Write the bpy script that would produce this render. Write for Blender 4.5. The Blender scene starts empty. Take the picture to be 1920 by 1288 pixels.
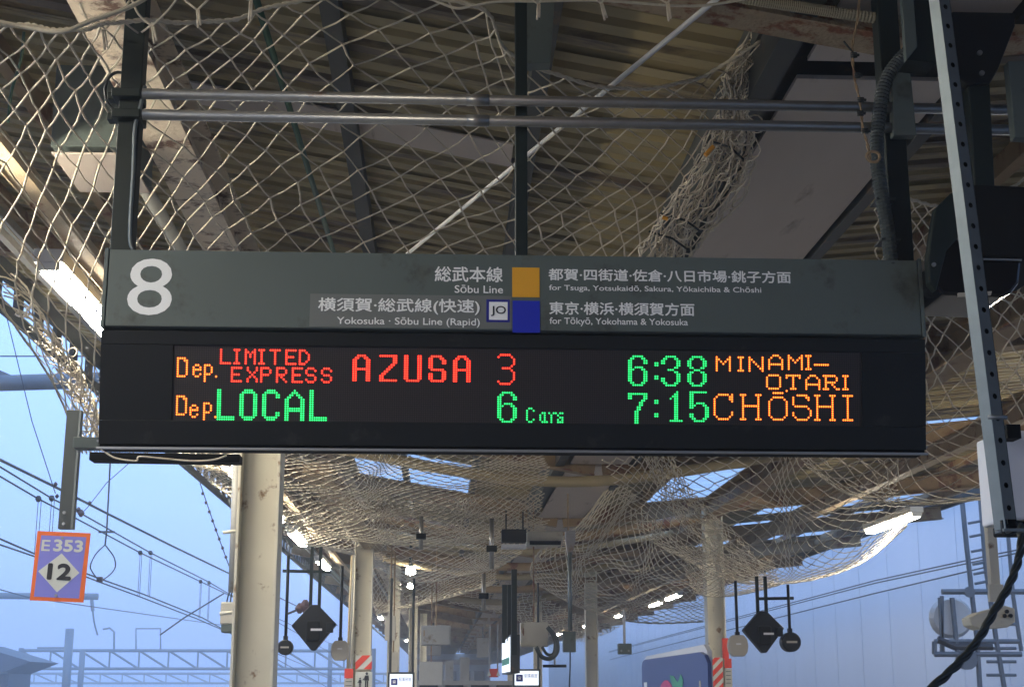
import bpy, math, random
from mathutils import Vector, Matrix
random.seed(7)
rnd = random.uniform
sc = bpy.context.scene
COL = sc.collection

# ------------------------------------------------------------------ camera
F_PX, W_PX, H_PX = 2750.0, 1920.0, 1288.0
PITCH, YAW = math.radians(13.121), math.radians(2.737)
EYE = Vector((0, 0, 1.6))
FWD = Vector((math.sin(YAW)*math.cos(PITCH), math.cos(YAW)*math.cos(PITCH), math.sin(PITCH)))
RGT = Vector((math.cos(YAW), -math.sin(YAW), 0))
UPV = RGT.cross(FWD)
cam = bpy.data.cameras.new('camera'); cam_ob = bpy.data.objects.new('camera', cam); COL.objects.link(cam_ob)
cam.sensor_width = 36.0; cam.lens = 36.0*F_PX/W_PX
cam.clip_start = 0.05; cam.clip_end = 3000
M3 = Matrix((RGT, UPV, -FWD)).transposed()
cam_ob.matrix_world = Matrix.Translation(EYE) @ M3.to_4x4()
sc.camera = cam_ob

# ------------------------------------------------------------------ world, sun, exposure
world = bpy.data.worlds.new('World'); sc.world = world; world.use_nodes = True
wn = world.node_tree.nodes; wl = world.node_tree.links; wn.clear()
w_out = wn.new('ShaderNodeOutputWorld'); w_add = wn.new('ShaderNodeAddShader')
bg1 = wn.new('ShaderNodeBackground'); bg2 = wn.new('ShaderNodeBackground')
sky = wn.new('ShaderNodeTexSky'); sky.sky_type = 'NISHITA'; sky.sun_disc = False
sky.sun_elevation = math.radians(3); sky.sun_rotation = math.radians(200)
bg2.inputs['Strength'].default_value = 0.05
wl.new(sky.outputs['Color'], bg2.inputs['Color'])
tc = wn.new('ShaderNodeTexCoord'); sx = wn.new('ShaderNodeSeparateXYZ')
wl.new(tc.outputs['Generated'], sx.inputs[0])
mr = wn.new('ShaderNodeMapRange'); mr.inputs['From Min'].default_value = -0.05; mr.inputs['From Max'].default_value = 1.0
wl.new(sx.outputs['Z'], mr.inputs['Value'])
cr = wn.new('ShaderNodeValToRGB'); wl.new(mr.outputs['Result'], cr.inputs['Fac'])
e = cr.color_ramp.elements
e[0].position = 0.0; e[0].color = (0.17, 0.27, 0.52, 1)
e[1].position = 1.0; e[1].color = (0.36, 0.57, 1.0, 1)
n = e.new(0.12); n.color = (0.20, 0.345, 0.72, 1)
n = e.new(0.32); n.color = (0.275, 0.48, 0.92, 1)
wl.new(cr.outputs['Color'], bg1.inputs['Color']); bg1.inputs['Strength'].default_value = 2.0
wl.new(bg1.outputs[0], w_add.inputs[0]); wl.new(bg2.outputs[0], w_add.inputs[1]); wl.new(w_add.outputs[0], w_out.inputs['Surface'])
sun = bpy.data.lights.new('sun', 'SUN'); sun.energy = 0.06; sun.angle = math.radians(30); sun.color = (1, 0.93, 0.86)
sun_ob = bpy.data.objects.new('sun', sun); COL.objects.link(sun_ob)
sun_ob.rotation_euler = (math.radians(80), 0, math.radians(20))
sc.view_settings.view_transform = 'Standard'; sc.view_settings.look = 'None'
sc.view_settings.exposure = 0.0; sc.view_settings.gamma = 1.0; sc.view_settings.use_curve_mapping = False
sc.render.engine = 'CYCLES'
sc.cycles.use_denoising = True
sc.cycles.max_bounces = 6; sc.cycles.diffuse_bounces = 4; sc.cycles.volume_bounces = 1
sc.cycles.transparent_max_bounces = 12
sc.cycles.sample_clamp_indirect = 4.0; sc.cycles.use_light_tree = True
LAMP = 108.0

# ------------------------------------------------------------------ helpers
def P(px, py, Y=None, Z=None, X=None):
    "the point of the place seen at a pixel of the photograph, at a known Y, Z or X"
    d = FWD*F_PX + RGT*(px-W_PX/2) - UPV*(py-H_PX/2)
    t = Y/d.y if Y is not None else ((Z-EYE.z)/d.z if Z is not None else X/d.x)
    return EYE + d*t

class MB:
    def __init__(s): s.v = []; s.f = []
    def add(s, vs, fs):
        b = len(s.v); s.v.extend(tuple(x) for x in vs); s.f.extend(tuple(b+i for i in f) for f in fs); return s
    def box(s, c, d, rot=None):
        c = Vector(c); hx, hy, hz = d[0]/2, d[1]/2, d[2]/2
        vs = [Vector((x, y, z)) for x in (-hx, hx) for y in (-hy, hy) for z in (-hz, hz)]
        if rot is not None: vs = [rot @ v for v in vs]
        return s.add([c+v for v in vs], [(0,1,3,2),(4,6,7,5),(0,4,5,1),(2,3,7,6),(0,2,6,4),(1,5,7,3)])
    def bar(s, a, b, w, h, up=(0, 0, 1)):
        "rectangular bar from a to b, w across, h along up"
        a = Vector(a); b = Vector(b); t = (b-a).normalized(); u = Vector(up); r = t.cross(u)
        if r.length < 1e-5: r = t.cross(Vector((0, 1, 0)))
        r.normalize(); u = r.cross(t)
        vs = [p + r*(w/2*i) + u*(h/2*j) for p in (a, b) for i in (-1, 1) for j in (-1, 1)]
        return s.add(vs, [(0,1,3,2),(4,6,7,5),(0,4,5,1),(2,3,7,6),(0,2,6,4),(1,5,7,3)])
    def tube(s, pts, r, n=8, cap=True, closed=False, twist=0.0):
        pts = [Vector(p) for p in pts]; m = len(pts)
        if m < 2: return s
        ref = None; rings = []
        for i, p in enumerate(pts):
            if closed: t = pts[(i+1) % m]-pts[i-1]
            else: t = pts[min(i+1, m-1)]-pts[max(i-1, 0)]
            if t.length < 1e-9: t = Vector((0, 0, 1))
            t.normalize()
            if ref is None:
                ref = t.cross(Vector((0, 0, 1)))
                if ref.length < 0.1: ref = t.cross(Vector((0, 1, 0)))
            ref = (ref - t*ref.dot(t))
            if ref.length < 1e-6: ref = t.orthogonal()
            ref.normalize(); bi = t.cross(ref)
            rr = r[i] if isinstance(r, (list, tuple)) else r
            rings.append([p + (ref*math.cos(2*math.pi*k/n+twist*i)+bi*math.sin(2*math.pi*k/n+twist*i))*rr for k in range(n)])
        b = len(s.v)
        for q in rings: s.v.extend(tuple(x) for x in q)
        cnt = m if closed else m-1
        for i in range(cnt):
            j = (i+1) % m
            for k in range(n):
                k2 = (k+1) % n
                s.f.append((b+i*n+k, b+i*n+k2, b+j*n+k2, b+j*n+k))
        if cap and not closed:
            s.f.append(tuple(b+k for k in range(n))[::-1]); s.f.append(tuple(b+(m-1)*n+k for k in range(n)))
        return s
    def prism(s, poly, d):
        "closed outline (list of points) pushed along the vector d"
        d = Vector(d); poly = [Vector(p) for p in poly]; n = len(poly)
        return s.add(poly+[p+d for p in poly], [tuple(range(n)), tuple(range(2*n-1, n-1, -1))] + [(i, i+n, (i+1) % n+n, (i+1) % n) for i in range(n)])
    def quad(s, a, b, c, d): return s.add([a, b, c, d], [(0, 1, 2, 3)])
    def ibeam(s, a, b, w, h, t=0.018, up=(0, 0, 1)):
        a = Vector(a); b = Vector(b); d = (b-a).normalized(); r = d.cross(Vector(up)).normalized(); u = r.cross(d)
        s.bar(a-u*(h/2-t/2), b-u*(h/2-t/2), w, t, u); s.bar(a+u*(h/2-t/2), b+u*(h/2-t/2), w, t, u)
        return s.bar(a, b, t*0.7, h-2*t-0.004, u)
    def mesh(s, name, smooth=False):
        me = bpy.data.meshes.new(name); me.from_pydata(s.v, [], s.f)
        if smooth: me.polygons.foreach_set('use_smooth', [True]*len(me.polygons))
        me.update(); return me
    def build(s, name, mat, parent=None, smooth=False, bevel=0.0, fix=True):
        me = s.mesh(name, smooth)
        if fix:
            import bmesh
            bm = bmesh.new(); bm.from_mesh(me); bmesh.ops.recalc_face_normals(bm, faces=bm.faces); bm.to_mesh(me); bm.free()
        me.materials.append(mat)
        return link(name, me, parent, bevel)

def link(name, me, parent=None, bevel=0.0, loc=None):
    o = bpy.data.objects.new(name, me); COL.objects.link(o)
    if parent is not None: o.parent = parent; o.matrix_parent_inverse = Matrix.Translation(-world_loc(parent))
    if loc is not None: o.location = loc
    if bevel:
        m = o.modifiers.new('edge', 'BEVEL'); m.width = bevel; m.segments = 2; m.limit_method = 'ANGLE'
    return o
def world_loc(o):
    v = Vector(o.location)
    while o.parent is not None:
        v = v + o.matrix_parent_inverse.to_translation(); o = o.parent; v = v + Vector(o.location)
    return v
def thing(name, label, cat, loc, group=None):
    o = bpy.data.objects.new(name, None); COL.objects.link(o); o.location = loc; o.empty_display_size = 0.1
    o['label'] = label; o['category'] = cat
    if group: o['group'] = group
    return o
def tag(o, label, cat, group=None):
    o['label'] = label; o['category'] = cat
    if group: o['group'] = group
    return o
def structure(o): o['kind'] = 'structure'; return o
def stuff(o): o['kind'] = 'stuff'; return o
def children(o): return [c for c in bpy.data.objects if c.parent == o]
def copy_thing(src, kids, loc, label=None, group=None):
    c = src.copy(); COL.objects.link(c); c.location = loc
    if label: c['label'] = label
    if group: c['group'] = group
    for k, subs in kids:
        d = k.copy(); COL.objects.link(d); d.parent = c; d.matrix_parent_inverse = k.matrix_parent_inverse.copy()
        for s_ in subs:
            g = s_.copy(); COL.objects.link(g); g.parent = d
    return c
def catmull(pts, t):
    m = len(pts)-1; i = min(int(t*m), m-1); u = t*m-i
    p1 = pts[i]; p2 = pts[i+1]; p0 = pts[i-1] if i > 0 else p1*2-p2; p3 = pts[i+2] if i+2 <= m else p2*2-p1
    return 0.5*((2*p1)+(p2-p0)*u+(2*p0-5*p1+4*p2-p3)*u*u+(3*p1-p0-3*p2+p3)*u**3)
def curve(pts, n):
    pts = [Vector(p) for p in pts]; return [catmull(pts, i/n) for i in range(n+1)]

# ------------------------------------------------------------------ materials
def mat(name, col, rough=0.6, metal=0.0, var=0.12, scale=6.0, dirt=None, dirt_amt=0.0, dirt_scale=3.0, bump=0.0, bump_scale=40.0, spec=0.5, objrand=0.0, stretch=None):
    m = bpy.data.materials.new(name); m.use_nodes = True; nt = m.node_tree; N = nt.nodes; L = nt.links
    b = N['Principled BSDF']; b.inputs['Roughness'].default_value = rough; b.inputs['Metallic'].default_value = metal
    b.inputs['Specular IOR Level'].default_value = spec
    g = N.new('ShaderNodeNewGeometry'); mp = N.new('ShaderNodeMapping'); L.new(g.outputs['Position'], mp.inputs['Vector'])
    if stretch: mp.inputs['Scale'].default_value = stretch
    no = N.new('ShaderNodeTexNoise'); no.inputs['Scale'].default_value = scale; no.inputs['Detail'].default_value = 6
    L.new(mp.outputs['Vector'], no.inputs['Vector'])
    mx = N.new('ShaderNodeMix'); mx.data_type = 'RGBA'
    c = Vector(col)
    mx.inputs['A'].default_value = (*(c*(1-var)), 1); mx.inputs['B'].default_value = (*(c*(1+var)), 1)
    L.new(no.outputs['Fac'], mx.inputs['Factor']); last = mx.outputs['Result']
    if objrand:
        oi = N.new('ShaderNodeObjectInfo'); hs = N.new('ShaderNodeHueSaturation')
        mr_ = N.new('ShaderNodeMapRange'); mr_.inputs['To Min'].default_value = 1-objrand; mr_.inputs['To Max'].default_value = 1+objrand
        L.new(oi.outputs['Random'], mr_.inputs['Value']); L.new(mr_.outputs['Result'], hs.inputs['Value']); L.new(last, hs.inputs['Color']); last = hs.outputs['Color']
    if dirt is not None:
        n2 = N.new('ShaderNodeTexNoise'); n2.inputs['Scale'].default_value = dirt_scale; n2.inputs['Detail'].default_value = 9; n2.inputs['Roughness'].default_value = 0.65
        L.new(mp.outputs['Vector'], n2.inputs['Vector'])
        rp = N.new('ShaderNodeValToRGB'); rp.color_ramp.elements[0].position = 0.62-dirt_amt*0.3; rp.color_ramp.elements[1].position = 0.70-dirt_amt*0.25
        L.new(n2.outputs['Fac'], rp.inputs['Fac'])
        m2 = N.new('ShaderNodeMix'); m2.data_type = 'RGBA'; L.new(rp.outputs['Color'], m2.inputs['Factor']); L.new(last, m2.inputs['A'])
        n3 = N.new('ShaderNodeTexNoise'); n3.inputs['Scale'].default_value = dirt_scale*7; L.new(mp.outputs['Vector'], n3.inputs['Vector'])
        m3 = N.new('ShaderNodeMix'); m3.data_type = 'RGBA'; d = Vector(dirt)
        m3.inputs['A'].default_value = (*(d*0.45), 1); m3.inputs['B'].default_value = (*(d*1.5), 1); L.new(n3.outputs['Fac'], m3.inputs['Factor'])
        L.new(m3.outputs['Result'], m2.inputs['B']); last = m2.outputs['Result']
    L.new(last, b.inputs['Base Color'])
    if bump:
        n4 = N.new('ShaderNodeTexNoise'); n4.inputs['Scale'].default_value = bump_scale; L.new(mp.outputs['Vector'], n4.inputs['Vector'])
        bp = N.new('ShaderNodeBump'); bp.inputs['Strength'].default_value = bump; bp.inputs['Distance'].default_value = 0.01
        L.new(n4.outputs['Fac'], bp.inputs['Height']); L.new(bp.outputs['Normal'], b.inputs['Normal'])
    return m
def emit(name, col, strength):
    m = bpy.data.materials.new(name); m.use_nodes = True; b = m.node_tree.nodes['Principled BSDF']
    b.inputs['Base Color'].default_value = (*[min(1, x)*0.6 for x in col], 1)
    b.inputs['Emission Color'].default_value = (*col, 1); b.inputs['Emission Strength'].default_value = strength
    return m
RUST = (0.16, 0.055, 0.02)
M = dict(
    roof=mat('roof_sheet_paint', (0.32, 0.25, 0.115), 0.55, var=0.22, scale=2.2, dirt=(0.11, 0.075, 0.045), dirt_amt=0.38, dirt_scale=1.6, objrand=0.10, stretch=(0.35, 2.0, 1)),
    panel=mat('soffit_panel_paint', (0.55, 0.46, 0.38), 0.6, var=0.10, scale=2.5, dirt=(0.36, 0.28, 0.21), dirt_amt=0.12, dirt_scale=2.5, stretch=(2, 0.4, 1)),
    darksteel=mat('dark_painted_steel', (0.022, 0.026, 0.022), 0.5, var=0.3, dirt=(0.10, 0.05, 0.02), dirt_amt=0.05),
    cream=mat('cream_painted_steel', (0.66, 0.61, 0.46), 0.45, var=0.12, scale=3, dirt=(0.26, 0.16, 0.08), dirt_amt=0.10, dirt_scale=6, bump=0.1),
    creambeam=mat('aged_cream_steel', (0.42, 0.32, 0.20), 0.6, var=0.25, scale=5, dirt=RUST, dirt_amt=0.22, dirt_scale=4, bump=0.25),
    rustbeam=mat('peeling_rusty_cream_steel', (0.72, 0.60, 0.45), 0.65, var=0.2, scale=5, dirt=(0.13, 0.06, 0.035), dirt_amt=0.32, dirt_scale=4.5, bump=0.5, bump_scale=30),
    brownbeam=mat('brown_aged_steel', (0.30, 0.20, 0.10), 0.65, var=0.3, scale=4, dirt=RUST, dirt_amt=0.3, dirt_scale=3),
    rusty=mat('heavily_rusted_steel', (0.34, 0.25, 0.15), 0.8, var=0.4, scale=9, dirt=(0.20, 0.07, 0.025), dirt_amt=0.45, dirt_scale=8, bump=0.9, bump_scale=45),
    green=mat('dark_green_paint', (0.009, 0.016, 0.013), 0.5, var=0.15, spec=0.22),
    greenpipe=mat('green_pipe_paint', (0.03, 0.085, 0.05), 0.5),
    galv=mat('galvanised_pipe', (0.33, 0.31, 0.27), 0.38, 0.75, var=0.18, scale=20, dirt=(0.25, 0.12, 0.05), dirt_amt=0.02),
    channelface=mat('dull_channel_face', (0.13, 0.13, 0.105), 0.6, 0.2, var=0.25, scale=25),
    galvlight=mat('galvanised_channel', (0.17, 0.19, 0.18), 0.5, 0.6, var=0.2, scale=25),
    conduit=mat('grey_flexible_conduit', (0.045, 0.055, 0.05), 0.5),
    tanconduit=mat('tan_flexible_conduit', (0.30, 0.25, 0.15), 0.55),
    greypipe=mat('grey_pipe', (0.34, 0.33, 0.29), 0.5, dirt=(0.2, 0.16, 0.1), dirt_amt=0.1),
    white=mat('white_paint', (0.72, 0.70, 0.66), 0.5, var=0.05),
    beige=mat('beige_plastic', (0.46, 0.41, 0.31), 0.5, var=0.06),
    box=mat('cream_enclosure', (0.50, 0.46, 0.36), 0.45, var=0.06, dirt=(0.3, 0.25, 0.16), dirt_amt=0.03),
    black=mat('black_plastic', (0.007, 0.008, 0.008), 0.45, spec=0.25),
    gloss=mat('glossy_black', (0.005, 0.005, 0.006), 0.15, spec=0.35),
    blackmat=mat('matt_black', (0.006, 0.0065, 0.006), 0.7, spec=0.15),
    header=mat('grey_green_sign_enamel', (0.098, 0.120, 0.106), 0.5, var=0.10, scale=3, spec=0.3, dirt=(0.075, 0.085, 0.07), dirt_amt=0.2, dirt_scale=5),
    sticker=mat('lighter_overlay_film', (0.150, 0.160, 0.142), 0.40, var=0.05),
    ledbox=mat('black_led_housing', (0.006, 0.0075, 0.007), 0.45, var=0.12, scale=3, spec=0.25, dirt=(0.02, 0.02, 0.018), dirt_amt=0.05, dirt_scale=8),
    ledface=mat('dark_led_panel', (0.013, 0.009, 0.007), 0.5, var=0.05),
    leddot=mat('unlit_led_lens', (0.036, 0.027, 0.022), 0.3, var=0.05),
    trim=mat('aluminium_trim', (0.30, 0.31, 0.30), 0.4, 0.8, var=0.1, scale=15),
    print=mat('pale_sign_lettering', (0.90, 0.90, 0.84), 0.5, var=0.04),
    yellow=mat('yellow_line_colour', (0.78, 0.37, 0.015), 0.45, var=0.05),
    blue=mat('blue_line_colour', (0.004, 0.018, 0.42), 0.45, var=0.05),
    jonavy=mat('navy_badge_border', (0.008, 0.012, 0.22), 0.45),
    ink=mat('black_ink', (0.008, 0.008, 0.008), 0.5),
    orange=mat('orange_sign_paint', (0.88, 0.16, 0.015), 0.5, var=0.08),
    violet=mat('violet_blue_sign_paint', (0.22, 0.22, 0.62), 0.5, var=0.05),
    signwhite=mat('cream_sign_paint', (0.66, 0.66, 0.55), 0.5, var=0.04),
    red=mat('red_sign_paint', (0.75, 0.055, 0.025), 0.45),
    amber=mat('amber_tape', (0.75, 0.33, 0.02), 0.5),
    navyad=mat('navy_advert_board', (0.055, 0.075, 0.19), 0.35, var=0.12, scale=2),
    pink=mat('pink_fruit_print', (0.55, 0.06, 0.16), 0.5, var=0.2, scale=12),
    leaf=mat('green_leaf_print', (0.06, 0.30, 0.17), 0.5, var=0.2, scale=12),
    cord=mat('cream_net_cord', (0.68, 0.59, 0.44), 0.85, var=0.15, scale=9, dirt=(0.30, 0.22, 0.13), dirt_amt=0.15, dirt_scale=2.0),
    rope=mat('twisted_cream_rope', (0.56, 0.49, 0.36), 0.85, var=0.25, scale=60),
    wire=mat('overhead_wire', (0.03, 0.03, 0.035), 0.5),
    insul=mat('brown_insulator', (0.07, 0.035, 0.035), 0.4),
    gantry=mat('gantry_steel', (0.16, 0.18, 0.20), 0.5, 0.2),
    canopyfar=mat('far_canopy_steel', (0.07, 0.08, 0.10), 0.6),
    wall=mat('pale_wall_cladding', (0.64, 0.68, 0.75), 0.35, var=0.04, scale=0.6, objrand=0.02, stretch=(1, 1, 0.3)),
    wallframe=mat('cladding_backing', (0.66, 0.68, 0.72), 0.6),
    floor=mat('platform_asphalt', (0.16, 0.155, 0.15), 0.8, var=0.2, scale=3),
    ground=mat('ballast_ground', (0.11, 0.10, 0.09), 0.95, var=0.4, scale=5),
    tan=mat('tan_cable_sheath', (0.42, 0.33, 0.18), 0.6),
    blackcable=mat('black_cable', (0.012, 0.016, 0.014), 0.45),
    lamphouse=mat('lamp_housing_enamel', (0.60, 0.57, 0.48), 0.4, var=0.05),
)
M['tube'] = emit('lit_fluorescent_tube', (1.0, 0.92, 0.76), LAMP)
M['lightbox'] = emit('lit_white_sign_face', (0.86, 0.93, 1.0), 1.1)
M['red_core'] = emit('lit_red_led_core', (1.0, 0.085, 0.03), 2.4)
M['red_halo'] = emit('lit_red_led_halo', (1.0, 0.0, 0.012), 1.1)
M['green_core'] = emit('lit_green_led_core', (0.05, 1.0, 0.32), 1.5)
M['green_halo'] = emit('lit_green_led_halo', (0.0, 0.62, 0.05), 0.55)
M['orange_core'] = emit('lit_orange_led_core', (1.0, 0.33, 0.045), 2.6)
M['orange_halo'] = emit('lit_orange_led_halo', (1.0, 0.10, 0.0), 1.0)
def skylight_mat():
    m = bpy.data.materials.new('translucent_skylight_sheet'); m.use_nodes = True; nt = m.node_tree; nt.nodes.clear()
    o = nt.nodes.new('ShaderNodeOutputMaterial'); a = nt.nodes.new('ShaderNodeBsdfTransparent'); b = nt.nodes.new('ShaderNodeBsdfTranslucent'); x = nt.nodes.new('ShaderNodeMixShader')
    a.inputs[0].default_value = (0.9, 0.95, 1, 1); b.inputs[0].default_value = (0.8, 0.84, 0.88, 1); x.inputs[0].default_value = 0.6
    nz = nt.nodes.new('ShaderNodeTexNoise'); nz.inputs['Scale'].default_value = 3; mr_ = nt.nodes.new('ShaderNodeMapRange'); mr_.inputs['To Min'].default_value = 0.55; mr_.inputs['To Max'].default_value = 0.95
    nt.links.new(nz.outputs['Fac'], mr_.inputs['Value']); nt.links.new(mr_.outputs['Result'], x.inputs[0])
    nt.links.new(a.outputs[0], x.inputs[1]); nt.links.new(b.outputs[0], x.inputs[2]); nt.links.new(x.outputs[0], o.inputs['Surface']); return m
M['skylight'] = skylight_mat()

# ------------------------------------------------------------------ ground, platform, haze
o = MB().box((0, 560, -1.35), (3000, 2900, 0.3)).build('ground', M['ground']); structure(o)
pf = MB().box((2.1, 26, -0.6), (12.0, 206, 1.196)).build('platform_floor', M['floor']); structure(pf)
pe = MB()
for x in (-3.45, 7.65): pe.box((x, 26, 0.004), (0.3, 205.5, 0.008))
o = pe.build('platform_edge_line', M['signwhite'], pf)

# ------------------------------------------------------------------ canopy over the platform
XV = 2.0
def rise(x): return (XV-x)*0.18 if x < XV else (x-XV)*0.10
def zroof(x): return 4.62 + rise(x)
def zraf(x): return 4.20 + rise(x)      # underside of the rafters
canopy = thing('platform_canopy', 'rusty brown corrugated butterfly roof on cream steel columns over the whole platform', 'station roof', (2.0, 6.2, 0))
XL0, XR1 = -4.45, 10.8
def sheet_mesh(name, x0, x1, y0=0.0, n=4, pitch=0.2):
    pr = []
    for k in range(n):
        y = y0+k*pitch
        pr += [(y, 0.0), (y+0.105, 0.0), (y+0.125, 0.038), (y+0.175, 0.038)]
    pr.append((y0+n*pitch+0.035, 0.001))
    mb = MB(); vs = []
    for x in (x0, x1):
        for (y, z) in pr: vs.append((x, y, zroof(x)+z))
    m_ = len(pr); mb.add(vs, [(i, i+1, m_+i+1, m_+i) for i in range(m_-1)])
    me = mb.mesh(name); me.materials.append(M['roof']); return me
mL = sheet_mesh('roof_sheet', XL0, 1.55); mR = sheet_mesh('roof_sheet', 2.40, XR1)
mL1 = sheet_mesh('roof_sheet', XL0, -1.45); mL2 = sheet_mesh('roof_sheet', 0.45, 1.55)
mR1 = sheet_mesh('roof_sheet', 2.40, 3.4); mR2 = sheet_mesh('roof_sheet', 5.0, 6.5); mR3 = sheet_mesh('roof_sheet', 5.0, XR1); mRa = sheet_mesh('roof_sheet', 2.4, 6.5)
skL = sheet_mesh('skylight_sheet', -1.45, 0.45); skR = sheet_mesh('skylight_sheet', 3.4, 5.0); skR2 = sheet_mesh('skylight_sheet', 6.5, XR1)
for q in (skL, skR, skR2): q.materials.clear(); q.materials.append(M['skylight'])
def put(me, y, dz=0.0):
    o = link(me.name.split('.')[0], me, canopy); o.location = Vector((0, y, dz))
    return o
y = 4.0; k = 0
while y < 56:
    left_sky = 22.3 < y < 27.4
    right_sky = 22.3 < y < 27.4; right_far = 13.4 < y < 40 and not right_sky
    dz = 0.004*(k % 2)
    for me in ((mL1, skL, mL2) if left_sky else (mL,)): put(me, y, dz)
    if right_sky: sel = (mR1, skR, mR3)
    elif right_far and y > 19 and int(y/0.8) % 4 < 2: sel = (mRa, skR2)
    else: sel = (mR,)
    for me in sel: put(me, y, dz)
    y += 0.8; k += 1
for (y0, n_) in ((-75.2, 396), (56.0, 1050)):  # stretch behind the camera is unseen, lengthened to block light from the sky
    for (a, b_) in ((XL0, 1.55), (2.40, XR1)):
        me = sheet_mesh('roof_sheeting', a, b_, y0, n_); o = link('roof_sheeting', me, canopy); stuff(o)
# gutter trough and soffit panels in the valley
MB().box((1.985, 26, 4.60), (1.10, 204, 0.16)).build('gutter_trough', M['darksteel'], canopy)
for i in range(22):
    y0 = -6.2+i*6.2
    mb = MB().box((2.0, y0+3.1, 4.36), (0.74, 6.0, 0.02)); mb.build('soffit_panel', M['panel'], canopy)
for x, w, z in ((1.50, 0.11, 4.42), (2.44, 0.07, 4.42)):
    MB().box((x, 26, z), (w, 204, 0.17)).build('gutter_beam', M['darksteel'], canopy)
for x, m_, w in ((-0.60, 'darksteel', 0.10), (0.50, 'darksteel', 0.10), (-2.75, 'brownbeam', 0.08), (-3.7, 'brownbeam', 0.08), (3.4, 'brownbeam', 0.08), (5.2, 'brownbeam', 0.08), (7.3, 'brownbeam', 0.08), (8.6, 'brownbeam', 0.08), (9.8, 'brownbeam', 0.08)):
    MB().box((x, 54, zroof(x)-0.075), (w, 148, 0.13)).build('purlin', M[m_], canopy)
# girders
MB().ibeam((-1.53, -20, 4.66), (-1.53, 128, 4.66), 0.25, 0.32).build('girder', M['rustbeam'], canopy)
MB().ibeam((4.45, -20, 4.46), (4.45, 128, 4.46), 0.25, 0.32).build('girder', M['brownbeam'], canopy)
MB().ibeam((6.3, -20, 4.50), (6.3, 128, 4.50), 0.16, 0.22).build('girder', M['creambeam'], canopy)
# eave fascias
for s_, x in ((-1, XL0+0.05), (1, XR1-0.05)):
    z = zroof(x)
    MB().box((x, 54, z-0.12), (0.05, 148, 0.20)).build('eave_beam', M['darksteel'], canopy)
    if s_ > 0: MB().box((x-1.2, 54, z-0.36), (0.12, 148, 0.12)).build('eave_beam', M['brownbeam'], canopy); continue
    MB().box((x, 54, z-0.50), (0.07, 148, 0.10)).build('eave_beam', M['darksteel'], canopy)
    mb = MB()
    yy = 4
    while yy < 90:
        mb.box((x, yy, z-0.335), (0.05, 0.22, 0.225)); yy += 0.78
    stuff(mb.build('eave_stud', M['darksteel'], canopy))
# rafters
def rafter(y, m_, far=False):
    for (xa, xb) in ((XL0+0.1, 1.96), (2.04, XR1-0.1)):
        mb = MB(); w, h = 0.2, 0.28
        mb.ibeam((xa, y, zraf(xa)+h/2), (xb, y, zraf(xb)+h/2), w, h)
        if xa < 0: pass
        mb.build('rafter', M[m_], canopy)
for i in range(20):
    y = 6.2+6.2*i-6.2*2
    rafter(y if abs(y-6.2) > 0.1 else 5.66, 'rusty' if abs(y-6.2) < 0.1 else 'brownbeam')
# haunch gussets and sagging timber-look pipes under far bays (bundled cable casings)
for i, (y, z, r) in enumerate([(18.2, 4.08, 0.07), (24.4, 3.98, 0.09), (27.2, 4.0, 0.06), (30.7, 4.0, 0.09), (33.0, 3.95, 0.07), (36.9, 3.92, 0.09), (43.0, 3.95, 0.09)]):
    pts = curve([(-1.3, y, z+0.40), (0.3, y+0.1, z+0.12), (1.6, y, z), (2.8, y-0.1, z+0.10), (4.3, y, z+0.36)], 24)
    MB().tube(pts, r, 10).build('cable_casing', M['brownbeam' if i % 2 else 'tan'], canopy, smooth=True)
# pale lining strip under the roof and the white brace rod
def zs(x): return zroof(x)-0.03
xa, xb = -2.05, 0.42
MB().add([(xa, 8.55, zs(xa)), (xb, 8.60, zs(xb)), (xb, 9.0, zs(xb)), (xa, 8.90, zs(xa)), (xa, 8.55, zs(xa)+.01), (xb, 8.60, zs(xb)+.01), (xb, 9.0, zs(xb)+.01), (xa, 8.90, zs(xa)+.01)],
         [(0, 1, 2, 3), (7, 6, 5, 4), (0, 4, 5, 1), (1, 5, 6, 2), (2, 6, 7, 3), (3, 7, 4, 0)]).build('lining_strip', M['panel'], canopy)
a = P(1352, -8, Z=4.34); b = P(740, 496, Z=4.52)
MB().tube([a, b], 0.0125, 8).build('brace_rod', M['white'], canopy, smooth=True)
a = P(478, -8, Z=4.66); b = P(640, 520, Z=4.62)
MB().tube([a, b], 0.018, 8).build('green_pipe', M['greenpipe'], canopy, smooth=True)
MB().tube([(-1.76, 8.3, 4.44), (-1.76, 60, 4.44)], 0.042, 10).build('drain_pipe', M['greypipe'], canopy, smooth=True)
# mid-bay diagonal member seen beyond the board
a = P(592, 880, Y=18.4); b = P(706, 1024, Y=24.6)
MB().bar(a, b, 0.34, 0.16).build('brace_beam', M['creambeam'], canopy)
# columns (H section, web across the platform)
def column(x, y, w, top=4.5, pipes=()):
    mb = MB(); t = 0.022; d = w*0.95
    mb.box((x-w/2+t/2, y, top/2), (t, d, top)); mb.box((x+w/2-t/2, y, top/2), (t, d, top)); mb.box((x, y, top/2), (w-2*t-0.002, t, top))
    mb.box((x, y-0.02, top-0.35), (w-2*t-0.006, d-0.06, 0.02))
    return mb.build('column', M['cream'], canopy, bevel=0.003)
c1 = column(-1.45, 11.8, 0.33); c2 = column(-1.27, 24.4, 0.30); c3 = column(4.52, 24.4, 0.30); c4 = column(3.72, 36.8, 0.30)
c5 = column(-1.15, 36.8, 0.30); c7 = column(3.2, 49.2, 0.28); c8 = column(-0.9, 49.2, 0.28); c9 = column(2.9, 61.6, 0.28); c10 = column(-0.7, 61.6, 0.28)
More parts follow.
